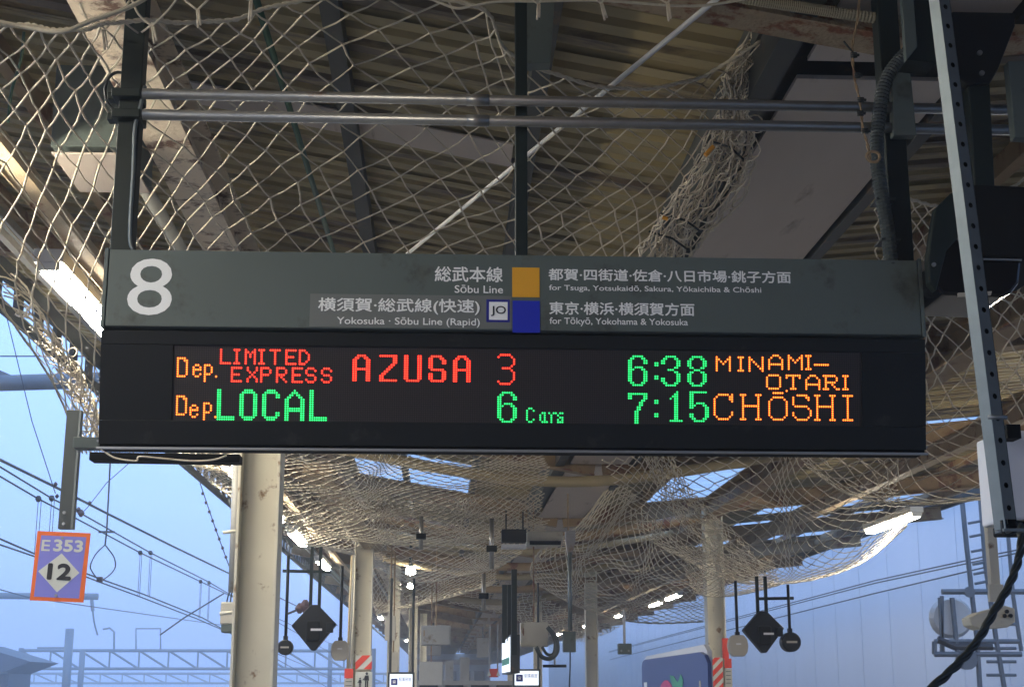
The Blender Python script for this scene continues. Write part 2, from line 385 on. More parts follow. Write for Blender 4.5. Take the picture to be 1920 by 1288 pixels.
# pipe and step pegs on the first column
MB().tube([P(446, 845, Y=12.1), P(437, 1110, Y=12.1)], 0.04, 10).build('downpipe', M['greypipe'], c1, smooth=True)
for (px, py) in ((418, 998), (412, 1150)):
    MB().tube([P(px, py, Y=11.7), P(px+30, py-3, Y=11.7)], 0.014, 8).build('step_peg', M['cream'], c1, smooth=True)
for k in range(3):
    MB().tube([P(660+k*3, 1040, Y=24.2), P(655+k*4, 1150, Y=24.2), P(650+k*2, 1300, Y=24.2)], 0.018, 8).build('riser_pipe', M[('tan', 'greypipe', 'cream')[k]], c2, smooth=True)
# red and white hazard bands on two columns
def band(col_ob, x0, x1, y, z0, z1, n_):
    MB().box(((x0+x1)/2, y, (z0+z1)/2), (x1-x0, 0.01, z1-z0)).build('hazard_band', M['signwhite'], col_ob)
    w = x1-x0; st = (z1-z0+w)/n_
    for i in range(n_+1):
        zb = z0-w+i*st*1.0
        poly = []
        # stripe rising to the +x side, clipped to the band
        def clip(pts):
            out = pts
            for (ax, val, keep) in ((2, z0, 1), (2, z1, -1)):
                res = []
                for q in range(len(out)):
                    A_, B_ = out[q], out[(q+1) % len(out)]
                    ina = (A_[ax]-val)*keep >= 0; inb = (B_[ax]-val)*keep >= 0
                    if ina: res.append(A_)
                    if ina != inb:
                        tt = (val-A_[ax])/(B_[ax]-A_[ax]); res.append(tuple(A_[j]+(B_[j]-A_[j])*tt for j in range(3)))
                out = res
                if not out: return out
            return out
        poly = clip([(x0, y-0.0075, zb), (x1, y-0.0075, zb+w), (x1, y-0.0075, zb+w+st*0.55), (x0, y-0.0075, zb+st*0.55)])
        if len(poly) >= 3: MB().prism(poly, (0, -0.003, 0)).build('red_stripe', M['red'], col_ob)
def rect_from(px0, py0, px1, py1, Y):
    a = P(px0, py0, Y=Y); b = P(px1, py1, Y=Y); return a.x, b.x, Y, b.z, a.z
band(c2, *rect_from(667, 1228, 697, 1254, 24.22), 2)
band(c3, *rect_from(1331, 1232, 1357, 1310, 24.22), 5)

# ------------------------------------------------------------------ text and flat print
def text_mesh(body, bold=0.0, depth=0.0):
    c = bpy.data.curves.new('t', 'FONT'); c.body = body; c.offset = 0.0 if any(ord(q) > 0x3000 for q in body) else bold*.4; c.resolution_u = 4; c.extrude = depth
    o = bpy.data.objects.new('t', c); COL.objects.link(o)
    dg = bpy.context.evaluated_depsgraph_get(); me = bpy.data.meshes.new_from_object(o.evaluated_get(dg))
    bpy.data.objects.remove(o); bpy.data.curves.remove(c); return me
def text_on(name, body, O, U, V, Nn, u0, u1, v0, v1, m_, parent, bold=0.0, lift=0.002, embolden=0.0):
    "ink box of the text fitted to u0..u1, v0..v1 of the plane O + u U + v V"
    me = text_mesh(body, bold); xs = [v.co.x for v in me.vertices]; ys = [v.co.y for v in me.vertices]
    x0, x1, y0, y1 = min(xs), max(xs), min(ys), max(ys)
    for v in me.vertices:
        u = u0+(v.co.x-x0)/(x1-x0)*(u1-u0); w = v0+(v.co.y-y0)/(y1-y0)*(v1-v0)
        v.co = O+U*u+V*w+Nn*lift
    if embolden:
        vs = [v.co.copy() for v in me.vertices]; fs = [tuple(p.vertices) for p in me.polygons]; mb = MB(); k = 0
        for dx, dy in ((0, 0), (1, 0), (-1, 0), (0, 1), (0, -1)):
            mb.add([v+U*(dx*embolden)+V*(dy*embolden)+Nn*(0.00012*k) for v in vs], fs); k += 1
        me = mb.mesh(name)
    me.name = name; me.materials.clear(); me.materials.append(m_)
    return link(name, me, parent)

# ------------------------------------------------------------------ the departure board
SY = 5.35
board = thing('departure_board', 'large grey and black hanging departure board of platform 8 with glowing dot matrix lettering', 'departure board', (0.28, SY, 2.45))
X0, X1 = -1.272, 1.833; ZT, ZM, ZB = 3.197, 2.896, 2.468
DB = 0.20
MB().box(((X0+X1)/2, SY+DB/2+0.004, (ZT+ZM)/2), (X1-X0-0.03, DB-0.01, ZT-ZM)).build('header_box', M['header'], board, bevel=0.004)
for x in (X0+0.006, X1-0.006):
    MB().box((x, SY+DB/2, (ZT+ZM)/2), (0.014, DB+0.008, ZT-ZM+0.006)).build('end_cap', M['header'], board, bevel=0.002)
# led housing, face leaning back towards the bottom
OFF = 0.064
TIN = 0.030
hb = MB(); ya, yb = SY-0.004, SY+OFF; zt, zb = ZM-0.006, ZB+0.02
prof = [(ya+TIN, zt), (ya+TIN, zt-0.02), (yb+TIN, zb), (SY+DB, zb), (SY+DB, zt)]
hb.prism([(X0+0.006, yy, zz) for yy, zz in prof], (X1-X0-0.012, 0, 0))
hb.build('led_housing', M['ledbox'], board, bevel=0.003)
Vd = Vector((0, yb-ya, zb-zt)).normalized()       # down the face
Nf = Vector((0, Vd.z, -Vd.y)).normalized()
if Nf.y > 0: Nf = -Nf
Of = Vector((X0, ya+TIN, zt-0.02))
def onface(px, py, off=0.0):
    "point of the tilted front face seen at a photo pixel, as (u, v) along the face"
    d = FWD*F_PX + RGT*(px-W_PX/2) - UPV*(py-H_PX/2)
    O_ = Of+Nf*off; t = (O_-EYE).dot(Nf)/d.dot(Nf); p = EYE+d*t
    return (p.x, (p-O_).dot(Vd))
# bezel strips round the display window
FL = (Vector((0, yb-ya, zb-zt))).length
u0, v0 = onface(327, 647); u1, v1 = onface(1613, 799)
def slab(ua, ub, va, vb, off, th, name, m_, parent, bevel=0.0):
    a = Of+Nf*off; pts = [a+Vector((ua-X0, 0, 0))+Vd*va, a+Vector((ub-X0, 0, 0))+Vd*va, a+Vector((ub-X0, 0, 0))+Vd*vb, a+Vector((ua-X0, 0, 0))+Vd*vb]
    return MB().prism(pts, Nf*th).build(name, m_, parent, bevel=bevel)
XA, XB = X0+0.004, X1-0.004
slab(XA, XB, -0.016, v0, 0.001, 0.026, 'display_bezel', M['ledbox'], board, 0.002)
slab(XA, XB, v1, FL-0.004, 0.001, 0.026, 'display_bezel', M['ledbox'], board, 0.002)
slab(XA, u0, v0+0.0005, v1-0.0005, 0.001, 0.0255, 'display_bezel', M['ledbox'], board)
slab(u1, XB, v0+0.0005, v1-0.0005, 0.001, 0.0255, 'display_bezel', M['ledbox'], board)
slab(u0-0.002, u1+0.002, v0-0.002, v1+0.002, 0.001, 0.017, 'led_panel', M['ledface'], board)
LOFF = 0.0185
# led grid
u0, v0 = onface(328, 648.5, LOFF); u1, v1 = onface(1612, 798, LOFF)
NR = 33; PIT = (v1-v0)/NR; NC = int((u1-u0)/PIT)
PU = (u1-u0)/NC
G = {}
WORD = ['']
def glyph(rows, px, py, col):
    u, v = onface(px, py, LOFF); c0 = round((u-u0)/PU-0.5); r0 = round((v-v0)/PIT-0.5)
    for r, row in enumerate(rows):
        for c, ch in enumerate(row):
            if ch not in ' .': G.setdefault((col, WORD[0]), set()).add((c0+c, r0+r))
def g_at(letters, px, py, col, starts, pitch):
    for s_, st in zip(letters, starts): glyph(s_, px+st*pitch, py, col)
F7 = dict(
 L=['#....']*6+['#####'], I=['###','.#.','.#.','.#.','.#.','.#.','###'], M=['#...#','##.##','#.#.#','#.#.#','#...#','#...#','#...#'],
 T=['#####']+['..#..']*6, E=['#####','#....','#....','####.','#....','#....','#####'], D=['####.','#...#','#....#','#....#','#....#','#...#','####.'],
 X=['#...#','#...#','.#.#.','..#..','.#.#.','#...#','#...#'], P=['####.','#...#','#...#','####.','#....','#....','#....'],
 R=['####.','#...#','#...#','####.','#.#..','#..#.','#...#'], S=['.###.','#...#','#....','.###.','....#','#...#','.###.'])
F7['D'] = ['###..','#..#.','#...#','#...#','#...#','#..#.','###..']
WORD[0] = 'LIMITED'; g_at([F7[c] for c in 'LIMITED'], 414, 655.5, 'red', [0, 6, 10, 16, 20, 26, 32], 4.66)
WORD[0] = 'EXPRESS'; g_at([F7[c] for c in 'EXPRESS'], 435, 691, 'red', [0, 6, 12, 18, 24, 30, 36], 4.70)
DEP_D = ['####.','#...#','#...#','#...#','#...#','#...#','#...#','#...#','####.']
DEP_D = ['####.','#..##','#...#','#...#','#...#','#...#','#...#','#...#','####.']
dep_e = ['.##.','#..#','####','#...','#..#','.##.']
dep_p = ['###.','#..#','#..#','#..#','###.','#...','#...','#...']
for y0 in (671.5, 744.5):
    x0_ = 334 if y0 < 700 else 331.5; WORD[0] = 'Dep. of the %s line' % ('upper' if y0 < 700 else 'lower')
    glyph(DEP_D, x0_, y0, 'orange'); glyph(dep_e, x0_+6*4.66, y0+3*4.55, 'orange'); glyph(dep_p, x0_+11*4.66, y0+3*4.55, 'orange'); glyph(['#'], x0_+15.2*4.66, y0+8*4.55, 'orange')
two = lambda s_: s_
BL = ['##......']*12+['########']*2
BO = ['..####..','.######.','##....##','##....##','##....##','##....##','##....##','##....##','##....##','##....##','##....##','##....##','.######.','..####..']
BC = ['..####..','.######.','##....##','##....##','##......','##......','##......','##......','##......','##......','##....##','##....##','.######.','..####..']
BA = ['....#....','...###...','..##.##..','.##...##.','##.....##','##.....##','##.....##','##.....##','#########','#########','##.....##','##.....##','##.....##','##.....##']
WORD[0] = 'LOCAL'; g_at([BL, BO, BC, BA, BL], 410, 731.5, 'green', [0, 9, 18, 27, 37], 4.68)
RA = ['..####..','.##..##.','##....##','##....##','##....##','##....##','########','##....##','##....##','##....##','##....##','##....##']
RZ = ['########','......##','......##','......##','.....##.','....##..','...##...','..##....','.##.....','##......','##......','########']
RU = ['##....##']*11+['.######.']
RS = ['.#####..','##...##.','##....##','##....##','##......','##......','.######.','......##','##....##','##....##','##....##','.######.']
WORD[0] = 'AZUSA'; g_at([RA, RZ, RU, RS, RA], 663.5, 667, 'red', [0, 11, 21, 31, 41], 4.60)
R3 = ['.#####..','#.....#.','.......#','.......#','.......#','......#.','..####..','......#.','.......#','.......#','.......#','.......#','#.....#.','.#####..']
G6 = ['..#####..','.##...##.','##.....##','##.....##','##.......','##.####..','###...##.','##.....##','##.....##','##.....##','##.....##','##.....##','.##...##.','..#####..']
G8 = ['..#####..','.##...##.','##.....##','##.....##','##.....##','.##...##.','...###...','.##...##.','##.....##','##.....##','##.....##','##.....##','.##...##.','..#####..']
G3 = ['..#####..','.##...##.','##.....##','##.....##','.......##','......##.','...###...','......##.','.......##','.......##','##.....##','##.....##','.##...##.','..#####..']
G7 = ['#########','##.....##','##.....##','......##.','.....##..','.....##..','....##...','....##...','...##....','...##....','...##....','...##....','...##....','...##....']
G1 = ['...#..','..##..','.###..','#.##..']+['..##..']*9+['######']
G5 = ['########.','##.......','##.......','##.......','##.......','##.####..','###...##.','##.....##','.......##','.......##','##.....##','##.....##','.##...##.','..#####..']
CO = ['##','##','..','..','..','..','##','##']
WORD[0] = '3 and 6'; glyph(R3, 936, 665, 'red'); glyph(G6, 936, 734.5, 'green')
C7 = ['.##.','#..#','#...','#...','#...','#..#','.##.']
ca = ['.##.','#.#.','#.#.','#.#.','.###']; cr_ = ['#.##','.#..','.#..','.#..','.#..']; cs = ['.##','#..','.##','#.#','###']
WORD[0] = 'Cars'; g_at([C7, ca, cr_, cs], 989, 765.5, 'green', [0], 4.5); glyph(ca, 1011, 774.5, 'green'); glyph(cr_, 1029, 774.5, 'green'); glyph(cs, 1047, 774.5, 'green')
WORD[0] = '6:38'; glyph(G6, 1179.8, 668, 'green'); glyph(CO, 1227.5, 680.5, 'green'); glyph(G3, 1243, 668, 'green'); glyph(G8, 1291.5, 668.5, 'green')
WORD[0] = '7:15'; glyph(G7, 1180, 736.5, 'green'); glyph(CO, 1228.5, 749.5, 'green'); glyph(G1, 1259, 736.8, 'green'); glyph(G5, 1293, 737, 'green')
F77 = dict(M=['#.....#','##...##','#.#.#.#','#..#..#','#.....#','#.....#','#.....#'], I=['###','.#.','.#.','.#.','.#.','.#.','###'],
 N=['#.....#','##....#','#.#...#','#..#..#','#...#.#','#....##','#.....#'], A=['..###..','.#...#.','#.....#','#.....#','#######','#.....#','#.....#'],
 O=['.#####.','#.....#','#.....#','#.....#','#.....#','#.....#','.#####.'], T=['#######','#..#..#','...#...','...#...','...#...','...#...','..###..'],
 R=['######.','.#....#','.#....#','.#####.','.#..#..','.#...#.','###...##'])
WORD[0] = 'MINAMI-'; g_at([F77[c] for c in 'MINAMI'], 1344, 668.5, 'orange', [0, 9, 14, 22, 30, 38], 4.44)
glyph(['#......', ], 1529, 682, 'orange'); glyph(['#######'], 1528, 682, 'orange')
WORD[0] = 'OTARI'; g_at([F77[c] for c in 'OTARI'], 1439.5, 703.5, 'orange', [0, 8, 16, 24, 32], 4.44)
glyph(['#'], 1475, 733.5, 'orange'); glyph(['#####'], 1449.5, 737.8, 'orange')
KC = ['..#####.#','.#.....##','#......##','#.......#','#........','#........','#........','#........','#.......#','#.......#','.#.....#.','..#####..']
KH = ['###....###']+['.#......#.']*4+['.########.']+['.#......#.']*5+['###....###']
KO = ['..#####..','.#.....#.','#.......#','#.......#','#.......#','#.......#','#.......#','#.......#','#.......#','.#.....#.','..#####..']
KS = ['..#####..','#.....##.','#......#.','#........','#........','.######..','.......#.','........#','#.......#','#.......#','.#.....#.','..#####..']
KI = ['.#####.']+['...#...']*10+['.#####.']
WORD[0] = 'CHOSHI'; glyph(KC, 1341, 741, 'orange'); glyph(KH, 1388, 741, 'orange'); glyph(KO, 1441, 745.5, 'orange'); glyph(KS, 1488, 741, 'orange'); glyph(KH, 1530, 741.3, 'orange'); glyph(KI, 1578, 741.5, 'orange')
def disc(mb, u, v, r, off, n=8):
    c = Of+Nf*off+Vector((u-X0, 0, 0))+Vd*v
    vs = [c+Vector((1, 0, 0))*(r*math.cos(2*math.pi*(k+.5)/n))+Vd*(r*math.sin(2*math.pi*(k+.5)/n)) for k in range(n)]
    mb.add(vs, [tuple(range(n))])
lit = set().union(*G.values())
mb = MB()
for c in range(NC):
    for r in range(NR):
        if (c, r) not in lit: disc(mb, u0+(c+.5)*PU, v0+(r+.5)*PIT, PIT*0.34, LOFF+0.0005, 6)
stuff(mb.build('unlit_led', M['leddot'], board, fix=False))
for (col, word), cells in G.items():
    a = MB(); b = MB()
    for (c, r) in cells:
        disc(a, u0+(c+.5)*PU, v0+(r+.5)*PIT, PIT*0.54, LOFF+0.0008); disc(b, u0+(c+.5)*PU, v0+(r+.5)*PIT, PIT*0.34, LOFF+0.0014)  # wider dim disc paints the glow around each bright core
    oa = a.build('led_lettering', M[col+'_halo'], board, fix=False); oa['label'] = col+' lit dot matrix lettering '+word; stuff(oa)
    stuff(b.build('led_core', M[col+'_core'], oa, fix=False))
# bottom trims and under-tray
for z, yo, h in ((ZB+0.012, OFF+0.0, 0.006), (ZB-0.014, OFF+0.0, 0.007)):
    MB().box(((X0+X1)/2, SY+yo+0.012, z), (X1-X0+0.006, 0.02, h)).build('bottom_trim', M['trim'], board)
MB().box(((X0+X1)/2, SY+OFF+0.085, ZB+0.001), (X1-X0-0.004, 0.11, 0.022)).build('under_tray', M['blackmat'], board)
# header print
On = Vector((0, SY-0.002, 0)); Ux, Vz, Nh = Vector((1, 0, 0)), Vector((0, 0, 1)), Vector((0, -1, 0))
def header_text(name, body, pa, pb, m_='print', bold=0.012, lift=0.0015):
    a = P(pa[0], pa[1], Y=SY-0.003); b = P(pb[0], pb[1], Y=SY-0.003)
    return text_on(name, body, On, Ux, Vz, Nh, a.x, b.x, b.z, a.z, M[m_], board, bold, lift, 0.0 if body in ('8', 'JO') else (0.0011 if ord(body[0]) > 0x3000 else 0.0003))
def header_patch(name, pa, pb, m_, th, parent=None, rnd_=0.0):
    a = P(pa[0], pa[1], Y=SY); b = P(pb[0], pb[1], Y=SY)
    return MB().box(((a.x+b.x)/2, SY-th/2, (a.z+b.z)/2), (b.x-a.x, th, a.z-b.z)).build(name, M[m_], parent or board, bevel=rnd_)
fp = MB().box(((X0+X1)/2, SY+0.0015, (ZT+ZM)/2), (X1-X0-0.034, 0.006, ZT-ZM-0.008)).build('header_face', M['header'], board)
header_patch('overlay_film', (582, 551), (959, 617), 'sticker', 0.0028)
header_patch('line_colour_square', (960.3, 502), (1011.7, 558), 'yellow', 0.0040)
header_patch('line_colour_square', (961, 564.3), (1012.3, 624.5), 'blue', 0.0044)
jb = header_patch('line_badge', (912, 562), (955.7, 604.6), 'jonavy', 0.0040)
header_patch('badge_face', (917, 566.5), (951.5, 600.5), 'print', 0.0048, jb)
header_text('badge_letters', 'JO', (920.5, 574), (948.5, 593.5), 'ink', 0.02, 0.0045)
header_text('platform_number', '8', (243, 484.5), (320.5, 591.5), bold=0.0)
header_text('line_name', '総武本線', (815.8, 499.8), (942.3, 529.3), bold=0.018)
header_text('line_name', 'Sōbu Line', (852.7, 534.4), (943, 550.3), bold=0.008)
header_text('line_name', '横須賀·総武線(快速)', (597.5, 558.5), (899, 590.8), bold=0.018, lift=0.004)
header_text('line_name', 'Yokosuka · Sōbu Line (Rapid)', (632, 594), (899.5, 614.8), bold=0.008, lift=0.004)
header_text('destination', '都賀·四街道·佐倉·八日市場·銚子方面', (1028.7, 503.6), (1482.8, 531.4), bold=0.018)
header_text('destination', 'for Tsuga, Yotsukaidō, Sakura, Yōkaichiba & Chōshi', (1029.5, 533.8), (1427.5, 552), bold=0.008)
header_text('destination', '東京·横浜·横須賀方面', (1030, 565.8), (1302, 592.5), bold=0.018)
header_text('destination', 'for Tōkyō, Yokohama & Yokosuka', (1030.5, 594.8), (1290, 614), bold=0.008)

# hanging posts, pipes
GY = SY+0.115
def post(name, pa, pb, w, Y, label, m_='green', d=None):
    a = P(*pa, Y=Y); b = P(*pb, Y=Y)
    mb = MB().bar(a, b, w, d or w, (0, 1, 0)); return tag(mb.build(name, M[m_], bevel=0.003), label, 'post')
def vpost(px, py, w, Y, ztop, zbot, label, d=None):
    x = P(px, py, Y=Y).x
    return tag(MB().box((x, Y, (ztop+zbot)/2), (w, d or w, ztop-zbot)).build('hanger_post', M['green'], bevel=0.004), label, 'post')
hp1 = vpost(241, 300, 0.082, GY, 4.85, 3.195, 'dark green hanger post above the large number 8, with a taped cable')
hp2 = vpost(977, 300, 0.048, GY, 4.62, 3.195, 'slim dark green hanger post above the yellow and blue squares')
hp3 = vpost(1676, 300, 0.085, GY, 4.6, 3.195, 'dark green hanger post wrapped with flexible conduit at the end of the board')
hp2.matrix_world = hp2.matrix_world
# pale cable taped along the first post
pts = [P(x_, y_, Y=GY-0.055) for x_, y_ in ((272, 162), (262, 205), (253, 240), (250, 320), (245, 400), (244, 452), (250, 470))]
mb = MB().tube(curve(pts, 24), 0.008, 6); tag(mb.build('cable', M['galvlight'], smooth=True), 'pale cable taped down the dark green post above the number 8', 'cable')
ring = [P(222+25*math.cos(t), 172+36*math.sin(t), Y=GY+0.08) for t in [math.pi*0.4+i*math.pi*1.25/16 for i in range(17)]]
tag(MB().tube(ring, 0.006, 6).build('cable', M['blackcable'], smooth=True), 'black cable loop sticking out beside the post above the number 8', 'cable')
for i, (yl, yr, lab) in enumerate(((174, 204, 'upper of the two horizontal galvanised pipes above the board'), (213, 242, 'lower of the two horizontal galvanised pipes above the board'))):
    a = P(268, yl, Y=GY-0.065); z = (a.z+P(1620, yr, Y=GY-0.065).z)/2
    q = thing('support_pipe', lab, 'pipe', (0.3, GY-0.065, z), 'horizontal pipes above the board')
    MB().tube([(a.x, GY-0.065, z), (2.6, GY-0.065, z)], 0.0215, 14).build('pipe_run', M['galv'], q, smooth=True)
    xj = P(895, yl, Y=GY).x
    MB().tube([(xj-0.045, GY-0.065, z), (xj+0.045, GY-0.065, z)], 0.0235, 14).build('coupling', M['galv'], q, smooth=True)
    xc = P(245, yl, Y=GY).x
    MB().box((xc, GY-0.02, z), (0.11, 0.13, 0.035)).build('pipe_clamp', M['green'], q, bevel=0.004)
    MB().box((xc-0.065, GY-0.02, z), (0.03, 0.05, 0.03)).build('clamp_bolt', M['green'], q, bevel=0.003)

# ------------------------------------------------------------------ fluorescent lamps in two rows
lamp = thing('fluorescent_lamp', 'first lit fluorescent lamp above the track side netting, its end box showing beside the board', 'lamp', (-2.66, 10.85, 4.34), 'fluorescent lamps along the platform edges')
def build_lamp(root):
    x, y, z = root.location
    h = MB().box((x, y, z+0.075), (0.20, 2.5, 0.09)).build('lamp_housing', M['lamphouse'], root, bevel=0.006)
    for s_ in (-1, 1): MB().box((x, y+s_*1.235, z+0.0), (0.15, 0.03, 0.058)).build('end_box', M['lamphouse'], root, bevel=0.004)
    t = MB().box((x, y, z-0.012), (0.125, 2.36, 0.05)).build('tube', M['tube'], root, smooth=True)
    return root
build_lamp(lamp)
kids = [(c, []) for c in children(lamp)]
import itertools
ordw = ['second', 'third', 'fourth', 'fifth', 'sixth', 'seventh', 'eighth', 'ninth', 'tenth']
LX = lambda y: -2.66
i = 0
for y in [2.7, 6.8, 15.1, 19.3, 23.2, 27.4, 33.5, 47.5, 60, 72, 90]:
    lab = 'lit fluorescent lamp of the row over the track side where sky shows' 
    if y == 19.3: lab = 'lit fluorescent lamp glowing through netting just under the board beside the thick cream column'
    elif y == 27.4: lab = 'small lit fluorescent lamp peeping out behind the thick cream column'
    elif y == 33.5: lab = 'lit fluorescent lamp just above the black diamond unit near the thick column'
    elif y == 35.6: lab = 'lit fluorescent lamp between the black diamond unit and the striped column'
    elif y > 36: lab = 'small distant lit lamp of the row along the sky side eave'
    c = copy_thing(lamp, kids, (-2.66 + (0.0 if y < 40 else (y-40)*0.012), y, 4.25), lab); i += 1
i = 0
for y in [13.8, 18.2, 22.6, 44.5, 48.6, 57, 66, 77, 90, 108]:  # the first two are unseen lamps added to light the nets
    lab = 'small distant lit lamp of the row on the cladding wall side' if y > 50 else 'added fluorescent lamp out of view on the cladding wall side, brightening the nets'
    if y == 22.6: lab = 'bright fluorescent lamp glowing at the rim of the big sagging net near the cladding wall'
    if y == 48.6: lab = 'second bright lamp glowing through netting above the advert board, the smaller one'
    if y == 44.5: lab = 'bright fluorescent lamp seen through netting above the navy advert board'
    xx = P(1672, 982, Y=22.6).x if y == 22.6 else (P(1262, 1104, Y=44.5).x if y == 44.5 else 8.3 if y < 20 else 7.05-max(0, y-50)*0.035)
    copy_thing(lamp, kids, (xx, y, (4.06 if y == 22.6 else 4.2 if y < 40 else 4.2)), lab); i += 1
# two round glowing lamps in the middle of the roof
for (px, py, w, lab) in ((770, 1070, 9, 'upper of two round glowing lamps seen through the net over the middle'), (770, 1098, 7, 'lower of two round glowing lamps seen through the net over the middle')):
    c = P(px, py, Y=33 if py < 1080 else 38); r = w/F_PX*33
    q = thing('ceiling_lamp', lab, 'lamp', c, 'round lamps over the middle of the platform')
    mb = MB().tube([c+Vector((0, 0, -r*0.9)), c+Vector((0, 0, -r*0.5)), c, c+Vector((0, 0, r*0.8))], [r*0.5, r*0.95, r, r*0.7], 14).build('lamp_globe', M['tube'], q, smooth=True)
    MB().tube([c+Vector((0, 0, r*0.8)), c+Vector((0, 0, r*1.6)), c+Vector((0, 0, 1.1))], [r*0.6, 0.04, 0.02], 10).build('lamp_holder', M['green'], q, smooth=True)

# cable tray and pipes beside the near lamp
for (x, z, w, m_, lab) in ((-2.40, 4.42, 0.13, 'creambeam', 'grey cable tray running beside the first lamp'), (-2.93, 4.62, 0.06, 'galv', 'thin grey conduit above the first lamp'), (-3.08, 4.66, 0.05, 'galv', 'outer thin grey conduit near the eave')):
    o = MB().box((x, 40, z), (w, 75, 0.06)).build('cable_tray' if w > .1 else 'conduit', M[m_]); tag(o, lab, 'cable tray' if w > .1 else 'conduit')
    if w > .1:
        for s_ in (-1, 1): MB().box((x+s_*w/2, 40, z-0.005), (0.008, 75, 0.085)).build('tray_rim', M['creambeam'], o)

# ------------------------------------------------------------------ nets
def make_net(name, label, grid, ni, nj, r, rope_sides='', rope_r=0.012, jit=0.07, sag=0.035, seed=1, group='bird and debris nets hung under the roof', hole=None, depth_noise=0.0, fold=(0, 0.0)):
    "grid: rows of (px, py, Y) control points, top row first; diamond mesh of ni x nj cells"
    rg = random.Random(seed)
    rows = [[P(a[0], a[1], Y=a[2]) for a in row] for row in grid]
    def S(u, v):
        cols = [catmull(rw, min(max(u, 0), 1)) for rw in rows]
        return catmull(cols, min(max(v, 0), 1))
    fx, fy = rg.uniform(0, 6), rg.uniform(0, 6)
    root = thing(name, label, 'net', S(0.5, 0.5), group)
    nodes = {}
    for j in range(2*nj+1):
        off = 0.5 if j % 2 else 0.0
        for i in range(ni+1):
            ui = i+off
            if ui > ni: continue
            u = (ui+rg.uniform(-jit, jit)*(0 < ui < ni))/ni; v = (j/2+rg.uniform(-jit, jit)*(0 < j < 2*nj))/nj
            if fold[0]: u += fold[1]*math.sin(2*math.pi*fold[0]*u+1.3*v+fx)*math.sin(math.pi*u)/(2*math.pi*fold[0]); v += fold[1]*0.7*math.sin(2*math.pi*fold[0]*v+fy)*math.sin(math.pi*v)/(2*math.pi*fold[0])
            u += 0.010*math.sin(v*17+fx)*math.sin(u*3.14); v += 0.012*math.sin(u*19+fy)*math.sin(v*3.14)
            p = S(u, v)
            if depth_noise: p = p + Vector((0, rg.gauss(0, 1)*depth_noise, 0))
            nodes[(j, i)] = p
    mb = MB()
    def edge(a, b):
        if hole and hole((a+b)/2): return
        L_ = (b-a).length; m_ = (a+b)/2+Vector((rg.uniform(-.5, .5)*0.05*L_, 0, -L_*sag*rg.uniform(0.1, 1.2)))
        q = rg.uniform(0.88, 1.12)*r
        mb.tube([a, m_, b], q, 4, cap=False)
    for (j, i), p in nodes.items():
        if j == 2*nj: continue
        if j % 2 == 0: nb = [(j+1, i), (j+1, i-1)]
        else: nb = [(j+1, i), (j+1, i+1)]
        for n_ in nb:
            if n_ in nodes: edge(p, nodes[n_])
        if rg.random() < 0.85: # knot
            k = r*1.75
            mb.add([p+Vector(d)*k for d in ((1,0,0),(-1,0,0),(0,1,0),(0,-1,0),(0,0,1),(0,0,-1))], [(0,2,4),(2,1,4),(1,3,4),(3,0,4),(2,0,5),(1,2,5),(3,1,5),(0,3,5)])
    o = mb.build('net_mesh', M['cord'], root, smooth=True, fix=False)
    stuff(o)
    for s_ in rope_sides:
        n_ = 60
        pts = [S(t/n_, 0) if s_ == 't' else S(t/n_, 1) if s_ == 'b' else S(0, t/n_) if s_ == 'l' else S(1, t/n_) for t in range(n_+1)]
        pts = [p+Vector((0, 0, 0.004*math.sin(i*1.7))) for i, p in enumerate(pts)]
        m2 = MB()
        for ph in (0, math.pi):   # two twisted strands
            L_ = 0; q = []; dense = []
            for a, b in zip(pts, pts[1:]):
                for t in (0, .25, .5, .75): dense.append(a.lerp(b, t))
            for k, p in enumerate(dense):
                an = k*1.25+ph; q.append(p+Vector((0, math.cos(an), math.sin(an)))*rope_r*0.42)
            m2.tube(q, rope_r*0.62, 5)
        m2.build('edge_rope', M['rope'], root, smooth=True, fix=False)
    return root, S

